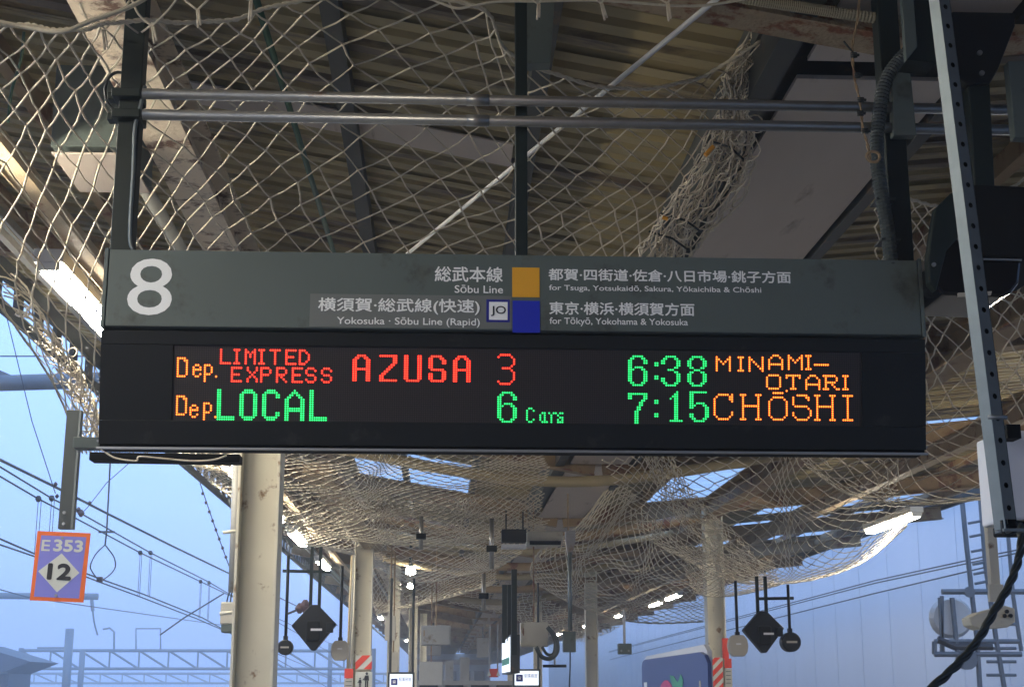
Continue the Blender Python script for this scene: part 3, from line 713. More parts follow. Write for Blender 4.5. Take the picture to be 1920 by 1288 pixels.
# near net: over the board and down past its end towards the lamp
near = [
 [(-260, 70, 5.0), (0, 46, 5.1), (130, 58, 5.15), (240, 40, 5.25), (420, 40, 5.5), (580, 0, 5.6), (885, 8, 5.7), (960, 105, 6.0), (1140, 165, 6.3), (1300, 150, 6.4), (1432, 75, 6.2)],
 [(-240, 160, 5.5), (0, 150, 5.7), (130, 150, 5.8), (250, 130, 5.9), (420, 125, 6.0), (600, 95, 6.1), (860, 110, 6.3), (1000, 190, 6.6), (1150, 225, 6.7), (1290, 205, 6.7), (1400, 150, 6.5)],
 [(-220, 270, 6.1), (-10, 262, 6.3), (120, 255, 6.4), (250, 240, 6.5), (410, 228, 6.6), (590, 205, 6.7), (840, 220, 6.8), (1000, 290, 7.0), (1160, 300, 7.1), (1290, 280, 7.0), (1375, 235, 6.8)],
 [(-170, 390, 6.9), (10, 385, 7.0), (130, 375, 7.0), (255, 350, 7.1), (400, 325, 7.2), (580, 305, 7.2), (800, 320, 7.3), (990, 375, 7.5), (1150, 370, 7.5), (1270, 355, 7.4), (1345, 320, 7.1)],
 [(-60, 500, 7.9), (50, 500, 7.8), (150, 485, 7.8), (260, 450, 7.8), (390, 420, 7.8), (560, 410, 7.8), (770, 420, 7.8), (970, 455, 8.0), (1120, 440, 7.9), (1230, 425, 7.7), (1290, 405, 7.4)],
 [(20, 600, 8.9), (95, 610, 8.8), (175, 590, 8.7), (260, 560, 8.6), (380, 520, 8.5), (540, 510, 8.4), (740, 520, 8.3), (940, 535, 8.4), (1090, 520, 8.2), (1180, 505, 8.0), (1240, 490, 7.7)],
 [(95, 710, 10.0), (145, 715, 9.8), (200, 690, 9.6), (270, 660, 9.4), (370, 620, 9.2), (520, 600, 9.0), (710, 610, 8.9), (900, 620, 8.9), (1050, 600, 8.6), (1140, 590, 8.4), (1190, 575, 8.0)],
 [(135, 800, 11.0), (165, 800, 10.8), (205, 780, 10.6), (270, 760, 10.4), (370, 720, 10.0), (520, 700, 9.8), (700, 700, 9.6), (880, 700, 9.5), (1030, 690, 9.2), (1120, 680, 9.0), (1170, 670, 8.6)],
 [(155, 850, 11.6), (180, 852, 11.4), (215, 855, 11.2), (290, 850, 11.0), (380, 830, 10.8), (520, 810, 10.5), (700, 790, 10.2), (870, 780, 10.0), (1020, 770, 9.8), (1110, 760, 9.4), (1160, 750, 9.0)],
]
net1, S1 = make_net('safety_net', 'big cream diamond mesh net hanging under the roof behind and above the board', near, 28, 13, 0.0050, 'tl', 0.011, seed=3)
# loose ends along the top rope
mb = MB()
for (x_, y_) in ((195, 62), (290, 50), (375, 20), (470, 8), (1010, 5), (1130, 6), (1250, 8)):
    Y_ = 5.25
    a = P(x_, y_-30, Y=Y_); b = P(x_+rnd(-6, 6), y_+rnd(-6, 6), Y=Y_); c = P(x_+rnd(-4, 4), y_+32, Y=Y_-0.02)
    d = P(x_-45, y_-55, Y=Y_); e_ = P(x_+48, y_-60, Y=Y_)
    mb.tube(curve([d, P(x_-30, y_-22, Y=Y_), b], 8), 0.0045, 5); mb.tube(curve([e_, P(x_+25, y_-30, Y=Y_), b], 8), 0.0045, 5)
    mb.tube([b, c], 0.0048, 5); mb.tube([b+Vector((.006, 0, 0)), c+Vector((.009, 0, .01))], 0.0045, 5)
stuff(mb.build('loose_cord', M['cord'], net1, smooth=True, fix=False))
# second rope line at the very top, with its own mesh up to the rafters
q = [P(x_, y_, Y=Y_) for x_, y_, Y_ in ((-60, 30, 5.0), (40, 50, 5.1), (115, 60, 5.1), (170, 40, 5.15), (240, 15, 5.2), (290, -12, 5.25))]
MB().tube(curve(q, 40), 0.009, 6).build('edge_rope', M['rope'], net1, smooth=True, fix=False)
q = [P(x_, y_, Y=5.3) for x_, y_ in ((790, -10), (850, 15), (885, 12), (930, 4), (1010, 3), (1130, 2), (1300, 12), (1420, -5))]
MB().tube(curve(q, 40), 0.0055, 6).build('edge_rope', M['rope'], net1, smooth=True, fix=False)

# gathered bundle of net, right of the big net
mb = MB(); rg = random.Random(11)
spine = [P(x_, y_, Y=Y_) for x_, y_, Y_ in ((1425, 60, 6.35), (1392, 130, 6.5), (1378, 200, 6.6), (1370, 260, 6.75), (1345, 330, 6.95), (1300, 400, 7.2), (1255, 460, 7.5), (1225, 520, 7.8))]
wid = [0.03, 0.08, 0.055, 0.09, 0.14, 0.15, 0.12, 0.12]
for k in range(42):
    t0 = rg.uniform(0, 0.8) if k > 20 else 0.02; t1 = min(1, t0+rg.uniform(0.12, 0.4)); pts = []; n_ = int((t1-t0)*50)+3
    ph = rg.uniform(0, 6); am = rg.uniform(0.2, 1)
    for i_ in range(n_+1):
        t = t0+(t1-t0)*i_/n_; p = catmull(spine, t); w = wid[min(7, int(t*7.0))]*(1-(t*7) % 1)+wid[min(7, int(t*7.0)+1)]*((t*7) % 1)
        pts.append(p+Vector((math.sin(ph+i_*0.55*am+rg.uniform(-.3, .3)), math.cos(ph*2+i_*0.5), rg.uniform(-.4, .4)))*w*am)
    mb.tube(pts, 0.0046, 4, cap=False)
for k in range(20):    # loops bulging out of the bundle
    t = rg.uniform(0.35, 0.9); p = catmull(spine, t)+Vector((rg.uniform(-.04, .12), rg.uniform(-.1, .05), rg.uniform(-.03, .03))); R_ = rg.uniform(0.025, 0.05)
    ax = rg.uniform(-0.6, 0.6)
    pts = [p+Vector((math.cos(a_)*R_*1.1, math.sin(a_)*ax*R_, math.sin(a_)*R_*rg.uniform(.9, 1.1))) for a_ in [i_*2*math.pi/12 for i_ in range(12)]]
    mb.tube(pts, 0.0045, 4, closed=True)
NI, NJ = 15, 30
fold_n = {}
for j in range(NJ+1):
    t = j/NJ; c = catmull(spine, t); w = (wid[min(7, int(t*7.0))]*(1-(t*7) % 1)+wid[min(7, int(t*7.0)+1)]*((t*7) % 1))*1.45
    for i_ in range(NI+1):
        x_ = (i_+(0.5 if j % 2 else 0))/NI*2-1
        fold_n[(j, i_)] = c+Vector((x_*w*0.8+rg.gauss(0, .010)+math.sin(i_*2.2+t*9)*0.018, math.cos(i_*2.2)*w*0.7+rg.gauss(0, .012), rg.gauss(0, .014)+math.sin(i_*1.1+j)*0.012))
for (j, i_), p in fold_n.items():
    if j == NJ: continue
    for nb in (((j+1, i_), (j+1, i_-1)) if j % 2 == 0 else ((j+1, i_), (j+1, i_+1))):
        if nb in fold_n:
            q_ = fold_n[nb]; mb.tube([p, (p+q_)/2+Vector((rg.gauss(0, .008), rg.gauss(0, .008), -.012)), q_], 0.0046, 4, cap=False)
o = mb.build('gathered_net', M['cord'], net1, smooth=True, fix=False); stuff(o)
m2 = MB()
for (t, w) in ((0.5, 0.10), (0.78, 0.12), (0.86, 0.12)):
    m2 = MB(); p = catmull(spine, t); m2.tube([p+Vector((-w, -.09, .05)), p+Vector((0, -.13, 0)), p+Vector((w*0.7, -.1, -.05))], 0.006, 6)
    m2.build('cable_tie', M['blackcable'], net1)
m2 = MB(); p = P(1338, 275, Y=6.6); m2.tube([p, P(1322, 292, Y=6.6)], 0.012, 6); m2.build('yellow_tie', M['amber'], net1); m2 = MB(); m2.tube([P(1242, 408, Y=7.1), P(1252, 411, Y=7.1)], 0.010, 6)
m2.build('yellow_tie', M['amber'], net1)

nets = {}
nets['a'] = make_net('safety_net', 'tightly stretched net lying over the first lamp under the board, beside the thick column', [
 [(300, 800, 12.5), (420, 795, 12.8), (560, 800, 13), (700, 805, 13), (860, 800, 13.2), (1010, 800, 13.5)],
 [(330, 845, 14.0), (430, 850, 14.2), (560, 862, 14.5), (700, 870, 14.5), (860, 866, 14.8), (1020, 860, 15)],
 [(345, 862, 15.5), (440, 880, 15.8), (560, 900, 16), (700, 905, 16.5), (860, 898, 17), (1030, 880, 17)],
 [(370, 880, 17.0), (450, 905, 17.5), (570, 940, 18), (700, 945, 18.5), (860, 935, 19), (1015, 925, 18.8)],
 [(395, 905, 18.2), (470, 950, 19), (590, 988, 20), (720, 968, 20.5), (870, 968, 20.8), (1000, 985, 20.8)]], 40, 20, 0.0052, 'b', 0.014, seed=5, fold=(3, 0.75))
nets['b'] = make_net('safety_net', 'net sagging in front of the two round lamps over the middle of the platform', [
 [(520, 960, 21.0), (640, 950, 21.0), (770, 950, 21), (900, 960, 21.2), (1030, 975, 21.5)],
 [(545, 1000, 23), (650, 1000, 23), (770, 1010, 23.4), (900, 1010, 23.5), (1010, 1005, 23.8)],
 [(560, 1018, 25), (655, 1030, 25), (765, 1060, 25.5), (880, 1050, 25.8), (980, 1035, 26)],
 [(600, 1025, 27), (665, 1042, 27), (768, 1090, 27), (870, 1078, 27.3), (940, 1062, 27.6)]], 30, 15, 0.0068, 'b', 0.02, seed=6, fold=(2, 0.7))
nets['c'] = make_net('safety_net', 'deep hammock of net below the round lamps, furthest of the middle nets', [
 [(690, 1060, 29.0), (770, 1080, 29.0), (850, 1085, 29), (930, 1065, 29.5)],
 [(690, 1100, 31), (760, 1115, 31), (840, 1105, 31.4), (930, 1080, 32)],
 [(700, 1130, 33), (750, 1138, 33), (830, 1120, 33.5), (930, 1090, 34)],
 [(705, 1150, 35), (755, 1140, 35), (820, 1126, 35.5), (925, 1095, 36)]], 20, 9, 0.0085, 'b', 0.02, seed=7, fold=(2, 0.6))
nets['d'] = make_net('safety_net', 'great bowl of net sagging towards the cladding wall below the bright lamp', [
 [(1130, 862, 15.5), (1230, 850, 15.5), (1340, 850, 15.5), (1450, 850, 15.6), (1560, 850, 15.8), (1680, 850, 16)],
 [(1150, 900, 17), (1240, 905, 16.8), (1350, 910, 16.6), (1460, 920, 16.8), (1570, 925, 17.2), (1680, 905, 17.8)],
 [(1165, 945, 18.6), (1260, 960, 18.2), (1370, 975, 18), (1480, 985, 18), (1580, 985, 18.6), (1690, 935, 19.6)],
 [(1190, 985, 20), (1290, 1010, 19.8), (1390, 1035, 19.5), (1490, 1045, 19.6), (1590, 1030, 20), (1700, 955, 21)],
 [(1230, 1020, 21.5), (1320, 1055, 21.4), (1410, 1080, 21.2), (1500, 1080, 21.2), (1600, 1055, 21.8), (1705, 968, 22.6)],
 [(1280, 1045, 23), (1350, 1082, 23), (1425, 1094, 23), (1520, 1087, 23), (1620, 1052, 23.4), (1702, 985, 24)]], 22, 15, 0.0064, 'b', 0.016, seed=8, fold=(2, 0.75))
nets['e'] = make_net('safety_net', 'long net hanging in folds above the navy advert board, lit by lamps behind it', [
 [(1165, 880, 20.5), (1180, 915, 20.5), (1205, 950, 21), (1250, 1000, 21.5), (1340, 1040, 22)],
 [(1080, 990, 22.5), (1110, 1005, 22.5), (1165, 1020, 23), (1240, 1060, 23.5), (1335, 1080, 24)],
 [(1020, 1025, 25), (1070, 1050, 25), (1140, 1080, 25.5), (1235, 1105, 26), (1330, 1110, 26.5)],
 [(995, 1065, 28), (1060, 1100, 28), (1140, 1125, 28.5), (1230, 1140, 29), (1325, 1140, 29.5)],
 [(1000, 1090, 31), (1070, 1130, 31), (1150, 1158, 31.5), (1225, 1168, 32), (1320, 1165, 32.5)]], 24, 17, 0.0080, 'bl', 0.02, seed=9, fold=(3, 0.8))
nets['f'] = make_net('safety_net', 'net slung beyond the end of the board behind the perforated channel', [
 [(1560, 560, 8.4), (1640, 545, 8.4), (1730, 530, 8.4), (1830, 520, 8.4), (1960, 520, 8.4)],
 [(1530, 660, 9.4), (1640, 660, 9.5), (1740, 655, 9.5), (1850, 650, 9.5), (1980, 640, 9.6)],
 [(1500, 760, 10.8), (1620, 760, 11), (1740, 765, 11), (1860, 760, 11), (2000, 760, 11.2)],
 [(1500, 840, 12.4), (1610, 845, 12.6), (1730, 855, 12.6), (1860, 860, 12.6), (2000, 860, 12.8)],
 [(1505, 865, 13.8), (1600, 905, 14), (1720, 925, 14), (1860, 920, 14), (2000, 900, 14.2)],
 [(1520, 880, 15.2), (1600, 930, 15.4), (1720, 945, 15.4), (1860, 933, 15.2), (2000, 910, 15.2)]], 13, 12, 0.0056, 'b', 0.014, seed=10, fold=(2, 0.6))
nets['g'] = make_net('safety_net', 'small patch of net under the corrugated roof behind the black monitor', [
 [(1640, 360, 7.2), (1700, 372, 7.2), (1770, 388, 7.3), (1860, 372, 7.3), (1990, 290, 7.3)],
 [(1640, 430, 7.6), (1700, 440, 7.6), (1770, 450, 7.7), (1860, 440, 7.7), (1990, 400, 7.7)],
 [(1640, 510, 8.2), (1700, 520, 8.2), (1770, 520, 8.2), (1860, 520, 8.2), (1990, 500, 8.2)],
 [(1640, 570, 8.6), (1700, 570, 8.6), (1770, 570, 8.6), (1860, 570, 8.6), (1990, 560, 8.6)]], 11, 6, 0.0045, 't', 0.010, seed=12)
nets['h'] = make_net('safety_net', 'distant flat net under the far end of the roof', [
 [(930, 1085, 38), (1000, 1110, 38), (1080, 1150, 38), (1160, 1175, 38)],
 [(860, 1110, 44), (960, 1135, 44), (1050, 1170, 44), (1130, 1190, 44)],
 [(840, 1130, 50), (940, 1150, 50), (1020, 1185, 50), (1090, 1203, 50)]], 26, 8, 0.010, '', 0.02, seed=13)

nets['k'] = make_net('safety_net', 'thick twisted fold of net running down before the striped column at the cladding wall', [
 [(1205, 850, 16.4), (1235, 850, 16.4), (1262, 850, 16.5)],
 [(1230, 910, 17.8), (1258, 905, 17.9), (1285, 900, 18)],
 [(1262, 965, 18.9), (1292, 958, 19.0), (1325, 950, 19.1)],
 [(1298, 1010, 19.9), (1330, 1000, 20.0), (1368, 990, 20.1)],
 [(1330, 1052, 21), (1368, 1040, 21), (1410, 1032, 21.1)],
 [(1362, 1088, 22), (1402, 1085, 22), (1452, 1082, 22)]], 12, 18, 0.0060, '', 0.016, jit=0.3, seed=15, fold=(2, 0.6), depth_noise=0.05)
nets['l'] = make_net('safety_net', 'lower apron of net wrapped across the top of the striped column', [
 [(1270, 1020, 22.0), (1320, 1035, 22), (1380, 1045, 22), (1450, 1050, 22)],
 [(1275, 1050, 22.6), (1325, 1062, 22.6), (1385, 1070, 22.6), (1455, 1070, 22.6)],
 [(1290, 1085, 23.2), (1330, 1098, 23.2), (1385, 1100, 23.2), (1460, 1092, 23.2)],
 [(1300, 1110, 23.8), (1335, 1118, 23.8), (1390, 1114, 23.8), (1462, 1096, 23.8)]], 16, 12, 0.0065, 'b', 0.014, jit=0.2, seed=16, fold=(2, 0.6))
nets['m'] = make_net('safety_net', 'second belly of net sagging below the first one beside the thick cream column', [
 [(560, 905, 17.0), (680, 925, 17.2), (800, 935, 17.4), (920, 930, 17.6), (1020, 925, 17.6)],
 [(570, 950, 18.6), (690, 968, 18.8), (800, 975, 19), (920, 970, 19.2), (1015, 955, 19.2)],
 [(580, 985, 20.0), (700, 1000, 20.2), (810, 1003, 20.4), (925, 998, 20.6), (1020, 985, 20.6)],
 [(600, 1000, 21.2), (705, 1018, 21.4), (815, 1020, 21.4), (930, 1012, 21.6), (1025, 1000, 21.6)]], 30, 12, 0.0058, 'b', 0.014, jit=0.15, seed=17, fold=(3, 0.7))

# lit tangle of net hanging by the near lamp
mb = MB(); rg = random.Random(21)
path = [P(x_, y_, Y=Y_) for x_, y_, Y_ in ((-20, 500, 8.3), (40, 585, 9.1), (85, 650, 9.9), (125, 715, 10.3), (150, 760, 10.7), (150, 810, 11.1), (170, 845, 11.4))]
for k in range(26):
    t0 = rg.uniform(0, .6); t1 = min(1, t0+rg.uniform(.2, .5)); n_ = 14; ph = rg.uniform(0, 6); pts = []
    for i_ in range(n_+1):
        t = t0+(t1-t0)*i_/n_
        pts.append(catmull(path, t)+Vector((math.sin(ph+i_*.5)*0.09+0.04, rg.uniform(-.08, .08), math.cos(ph+i_*.6)*0.06)))
    mb.tube(pts, 0.0052, 4, cap=False)
for k in range(22):
    t = rg.uniform(0.3, 0.95); p = catmull(path, t)+Vector((rg.uniform(-.02, .16), 0, rg.uniform(-.1, .1))); R_ = rg.uniform(.03, .07)
    mb.tube([p+Vector((math.cos(a_)*R_, math.sin(a_)*R_*.5, math.sin(a_)*R_*1.2)) for a_ in [i_*2*math.pi/10 for i_ in range(10)]], 0.005, 4, closed=True)
stuff(mb.build('gathered_net', M['cord'], net1, smooth=True, fix=False))

# ------------------------------------------------------------------ things near the camera at the right end of the board
# perforated channel
def holed_strip(mb, a, b, side, w, pitch, r):
    a = Vector(a); b = Vector(b); t = (b-a).normalized(); s_ = Vector(side).normalized(); L_ = (b-a).length; n_ = int(L_/pitch); K = 8
    for i_ in range(n_):
        c = a+t*(i_+.5)*pitch; h = pitch/2
        out = [c+s_*(w/2*x)+t*(h*y) for x, y in ((1, 0), (1, 1), (0, 1), (-1, 1), (-1, 0), (-1, -1), (0, -1), (1, -1))]
        inn = [c+s_*(r*math.cos(k*math.pi/4))+t*(r*math.sin(k*math.pi/4)) for k in range(8)]
        mb.add(out+inn, [(k, (k+1) % 8, 8+(k+1) % 8, 8+k) for k in range(8)])
a = P(1766, -40, Y=3.02); b = P(1897, 992, Y=3.0)
ch = thing('perforated_channel', 'shiny galvanised channel with a row of holes hanging in front of the black monitor', 'metal channel', b)
t_ = (b-a).normalized(); sd = Vector((0.92, 0.38, 0)); sd = (sd-t_*sd.dot(t_)).normalized(); nd = t_.cross(sd).normalized()
if nd.y > 0: nd = -nd
mb = MB(); holed_strip(mb, a, b, sd, 0.033, 0.0475, 0.0062)
mb.build('holed_face', M['channelface'], ch)
lf = sd*(-0.0165)
mb = MB(); back = -nd*0.024-sd*0.008
mb.prism([a+lf, a+lf+back, a+lf+back*1.0+sd*0.002, a+lf+sd*0.002], b-a); mb.build('side_face', M['galvlight'], ch)
mb = MB(); mb.prism([a-lf, a-lf-nd*0.024, a-lf-nd*0.024-sd*0.002, a-lf-sd*0.002], b-a); mb.prism([a+lf+back+sd*.003, a-lf-nd*0.024-sd*.003, a-lf-nd*0.026-sd*.003, a+lf+back-nd*.002+sd*.003], b-a); mb.build('back_face', M['blackmat'], ch)  # shade of the hollow behind the holes put in as black
MB().box(b+Vector((0.004, 0.015, -0.002)), (0.05, 0.05, 0.006)).build('end_plate', M['galvlight'], ch)
bolt = P(1860, 783, Y=2.96); MB().tube([bolt+Vector((-.01, -.005, 0)), bolt+Vector((.03, -.005, 0))], 0.0045, 8).build('bolt', M['trim'], ch, smooth=True)
# cream enclosure beside the channel and the thick cable
bx = thing('equipment_box', 'cream equipment box with black underside at the foot of the perforated channel', 'equipment box', P(1915, 990, Y=3.05))
a = P(1878, 806, Y=3.1); b = P(1990, 975, Y=3.1)
MB().box(((a.x+b.x)/2, 3.18, (a.z+b.z)/2), (b.x-a.x, 0.16, a.z-b.z)).build('box_body', M['white'], bx, bevel=0.006)
MB().box(((a.x+b.x)/2+0.01, 3.18, b.z-0.012), (b.x-a.x-0.02, 0.14, 0.022)).build('box_foot', M['blackmat'], bx, bevel=0.004)
p = P(1893, 812, Y=3.06); MB().box(p, (0.03, 0.05, 0.03)).build('bracket', M['blackmat'], bx)
q = [P(x_, y_, Y=Y_) for x_, y_, Y_ in ((1916, 985, 3.1), (1912, 1040, 3.05), (1893, 1095, 3.0), (1862, 1150, 2.98), (1830, 1205, 2.96), (1790, 1250, 2.94), (1735, 1300, 2.92))]
mb = MB(); cq = curve(q, 60)
for ph in (0, 2.1, 4.2): mb.tube([p+Vector((math.cos(i_*0.45+ph), 0, math.sin(i_*0.45+ph)))*0.0045 for i_, p in enumerate(cq)], 0.0052, 6)
cb = tag(mb.build('cable', M['blackcable'], smooth=True), 'thick twisted black cable sweeping down from the cream equipment box', 'cable')
q = [P(x_, y_, Y=3.0) for x_, y_ in ((1878, 975), (1882, 1000), (1895, 1002), (1908, 992))]
tag(MB().tube(curve(q, 12), 0.004, 6).build('cable', M['blackcable'], smooth=True), 'short black cable curl under the end of the perforated channel', 'cable')
# ribbed conduit along the third post
def ribbed(pts, r, n, step=1):
    mb = MB(); q = curve(pts, n); rr = [r*(1.0 if i_ % 2 else 0.86) for i_ in range(len(q))]; return mb.tube(q, rr, 12)
q = [P(x_, y_, Y=GY-0.09) for x_, y_ in ((1745, 70), (1700, 100), (1662, 150), (1648, 220), (1644, 290), (1652, 360), (1664, 430), (1671, 500))]
cd = thing('flexible_conduit', 'dark flexible conduit bending onto the hanger post at the end of the board', 'conduit', q[-1])
ribbed(q, 0.029, 150).build('ribbed_hose', M['conduit'], cd, smooth=False)
for (x_, y_) in ((1655, 380), (1664, 455)):
    c = P(x_, y_, Y=GY-0.06); MB().box(c, (0.075, 0.10, 0.008)).build('cable_tie', M['blackcable'], cd)
q = [P(x_, y_, Y=5.47) for x_, y_ in ((1300, -22), (1420, 2), (1500, 14), (1580, 26), (1700, 42), (1760, 48))]
tag(ribbed(q, 0.024, 200).build('flexible_conduit', M['tanconduit']), 'tan ribbed conduit lying along the rusted beam at the top', 'conduit')
# plates and brackets
def plate(name, poly, Y, th, m_, label, cat, bevel=0.003):
    return tag(MB().prism([P(x_, y_, Y=Y) for x_, y_ in poly], (0, th, 0)).build(name, M[m_], bevel=bevel), label, cat)
plate('bracket_plate', [(1672, 118), (1706, 118), (1719, 254), (1676, 254)], GY-0.10, 0.05, 'header', 'flat grey green plate hanging behind the conduit bend', 'bracket')
plate('bracket_plate', [(1690, -20), (1712, -20), (1720, 88), (1699, 114)], 5.0, 0.03, 'header', 'pointed grey green bracket above the conduit bend', 'bracket')
plate('bracket_plate', [(1712, -20), (1745, -20), (1758, 118), (1700, 112), (1720, 88)], 5.03, 0.12, 'green', 'dark bracket arm reaching to the perforated channel', 'bracket')
plate('bracket_plate', [(1890, 115), (1960, 115), (1960, 262), (1903, 258)], 5.2, 0.05, 'header', 'grey green plate at the edge beyond the black monitor arm', 'bracket')
plate('bracket_plate', [(985, 0), (1040, 0), (1032, 118), (986, 120)], GY+0.35, 0.08, 'header', 'grey green box plate beside the slim hanger post', 'bracket')
# hooded black monitor on its arm
mon = thing('monitor', 'large black hooded monitor hanging from a black arm behind the perforated channel', 'monitor', P(1850, 450, Y=5.22))
Ym = 5.22
MB().prism([P(x_, y_, Y=Ym) for x_, y_ in ((1785, 22), (1902, 24), (1904, 48), (1872, 130), (1856, 158), (1815, 158), (1790, 140), (1783, 80))], (0, 0.12, 0)).build('mounting_plate', M['black'], mon, bevel=0.006)
for (x_, y_) in ((1836, 101), (1840, 139)): c = P(x_, y_, Y=Ym-0.006); MB().tube([c, c+Vector((0, -0.012, 0))], 0.010, 8).build('bolt', M['trim'], mon)
MB().prism([P(x_, y_, Y=Ym+.02) for x_, y_ in ((1815, 150), (1856, 150), (1866, 356), (1828, 352))], (0, 0.07, 0)).build('arm', M['green'], mon, bevel=0.006)
MB().prism([P(x_, y_, Y=Ym) for x_, y_ in ((1824, 345), (1990, 352), (1990, 490), (1836, 482))], (0, 0.45, 0)).build('hood', M['blackmat'], mon, bevel=0.01)
MB().prism([P(x_, y_, Y=Ym-.02) for x_, y_ in ((1752, 490), (1786, 440), (1836, 484), (1916, 488), (1912, 530), (1898, 548), (1880, 556), (1768, 552), (1756, 540))], (0, 0.34, 0)).build('screen_case', M['gloss'], mon, bevel=0.012)
MB().prism([P(x_, y_, Y=Ym-.03) for x_, y_ in ((1783, 362), (1800, 352), (1815, 360), (1812, 430), (1775, 470), (1756, 545), (1743, 530), (1740, 488), (1746, 440), (1755, 390))], (0, 0.05, 0)).build('side_bracket', M['green'], mon, bevel=0.006)
MB().prism([P(x_, y_, Y=Ym-.035) for x_, y_ in ((1797, 549), (1860, 546), (1858, 553), (1797, 556))], (0, 0.01, 0)).build('label_strip', M['beige'], mon)
MB().prism([P(x_, y_, Y=Ym-.035) for x_, y_ in ((1834, 484), (1916, 486), (1916, 489), (1834, 487))], (0, 0.008, 0)).build('trim_strip', M['trim'], mon)
c = P(1750, 497, Y=Ym-.04); MB().tube([c, c+Vector((0, -0.01, 0))], 0.008, 8).build('bolt', M['trim'], mon)
# knotted wire in front of the conduit
kw = thing('knotted_wire', 'twisted wire with knots hanging from the rusted beam down to the conduit', 'wire', P(1635, 300, Y=5.3))
q = [P(x_, y_, Y=5.3) for x_, y_ in ((1612, -15), (1608, 40), (1600, 75), (1598, 105), (1603, 150), (1612, 190), (1618, 240), (1626, 270), (1632, 300))]
mb = MB(); cq = curve(q, 50)
for ph in (0, math.pi): mb.tube([p+Vector((math.cos(i_*0.9+ph), math.sin(i_*.9+ph), 0))*0.0035 for i_, p in enumerate(cq)], 0.0032, 5)
mb.build('wire_strand', M['brownbeam'], kw, smooth=True)
for (x_, y_) in ((1601, 104), (1607, 142), (1614, 188), (1613, 213), (1622, 246)):
    mb = MB(); c = P(x_, y_, Y=5.3)
    for k in range(3): mb.tube([c+Vector((math.cos(a_)*0.011, math.sin(a_)*0.009, (k-1)*0.008+0.003*math.sin(a_))) for a_ in [i_*2*math.pi/8 for i_ in range(8)]], 0.0035, 5, closed=True)
    mb.tube([c, c+Vector((0.018, -0.01, -0.004))], 0.0055, 6)
    mb.build('knot', M['darksteel'], kw, smooth=True)
c = P(1600, 100, Y=5.3); MB().tube([c, P(1582, 78, Y=5.3)], 0.004, 5).build('wire_end', M['darksteel'], kw)
c = P(1636, 296, Y=5.27); MB().tube([c+Vector((math.cos(a_)*0.026, -0.01, math.sin(a_)*0.022)) for a_ in [i_*2*math.pi/14 for i_ in range(14)]], 0.006, 6, closed=True).build('ring', M['brownbeam'], kw, smooth=True)

# ------------------------------------------------------------------ things behind the upper end of the near net
bxx = thing('lightbox', 'dark suspended lightbox with a white underside behind the net above the first lamp', 'lightbox', P(160, 290, Y=7.6))
a = P(92, 280, Y=7.6); b = P(238, 292, Y=7.6); top = P(115, 118, Y=7.6)
MB().box(((a.x+b.x)/2, 7.95, (a.z+top.z)/2+0.012), (b.x-a.x, 0.66, top.z-a.z-0.03)).build('box_body', M['header'], bxx, bevel=0.005)
MB().box(((a.x+b.x)/2, 7.95, a.z-0.008), (b.x-a.x-0.012, 0.64, 0.012)).build('diffuser', M['panel'], bxx, bevel=0.003)
for (x_, y_) in ((40, 60), (18, 150)):
    pass
q = [P(45, 60, Y=7.0), P(40, 110, Y=7.05), P(22, 170, Y=7.1), P(15, 230, Y=7.2)]
tag(MB().tube(curve(q, 12), 0.008, 6).build('cable', M['greenpipe'], smooth=True), 'dark green cable dangling beside the dark lightbox', 'cable')

# E353 car stop sign
es = thing('stop_sign', 'orange bordered violet stopping position sign reading E353 12 on a short grey post', 'sign', P(115, 1125, Y=7.2))
EY = 7.2
Oe = P(0, 0, Y=EY); A = P(67, 997, Y=EY); B = P(167, 996, Y=EY); C_ = P(160, 1126, Y=EY); D = P(60, 1127, Y=EY)
# a flat plate leaning a little
ez = Vector((0, 0, 1)); cx = (A.x+B.x+C_.x+D.x)/4; zt_, zb_ = A.z, D.z; w_ = (B.x-A.x)
sh = Matrix.Rotation(math.radians(2.2), 3, 'Y')
cen = Vector((cx, EY, (zt_+zb_)/2)); H_ = zt_-zb_
def ep(u, v, off=0.0): return cen + sh @ Vector((u*w_/2, -off, v*H_/2))
def epoly(pts, off, th, m_, name, parent): return MB().prism([ep(u, v, off) for u, v in pts], (0, -th, 0)).build(name, M[m_], parent)
pl = epoly([(-1, -1), (1, -1), (1, 1), (-1, 1)], 0, 0.004, 'orange', 'sign_plate', es)
epoly([(-.86, -.89), (.82, -.89), (.86, .88), (-.84, .88)], 0.004, 0.001, 'violet', 'colour_field', pl)
epoly([(-.80, -.16), (-.02, -.74), (.74, -.16), (0.0, .38)], 0.005, 0.001, 'signwhite', 'diamond', pl)
Ue = sh @ Vector((1, 0, 0)); Ve = sh @ Vector((0, 0, 1))
text_on('sign_letters', 'E', cen, Ue, Ve, Vector((0, -1, 0)), -.78*w_/2, -.46*w_/2, .43*H_/2, .75*H_/2, M['signwhite'], pl, 0.03, 0.0065)
text_on('sign_letters', '353', cen, Ue, Ve, Vector((0, -1, 0)), -.32*w_/2, .76*w_/2, .44*H_/2, .77*H_/2, M['signwhite'], pl, 0.03, 0.0065, 0.002)
text_on('sign_letters', '12', cen, Ue, Ve, Vector((0, -1, 0)), -.43*w_/2, .42*w_/2, -.37*H_/2, .07*H_/2, M['ink'], pl, 0.03, 0.0075, 0.0035)
for (u, v) in ((-0.03, .82), (-.04, -.83)):
    c = ep(u, v, .006); MB().tube([c, c+Vector((0, -.006, 0))], 0.007, 8).build('screw', M['trim'], es)
a = P(139, 770, Y=7.26); b = P(122, 992, Y=7.26)
MB().bar(a, b, 0.060, 0.045, (0, 1, 0)).build('post', M['conduit'], es, bevel=0.002)
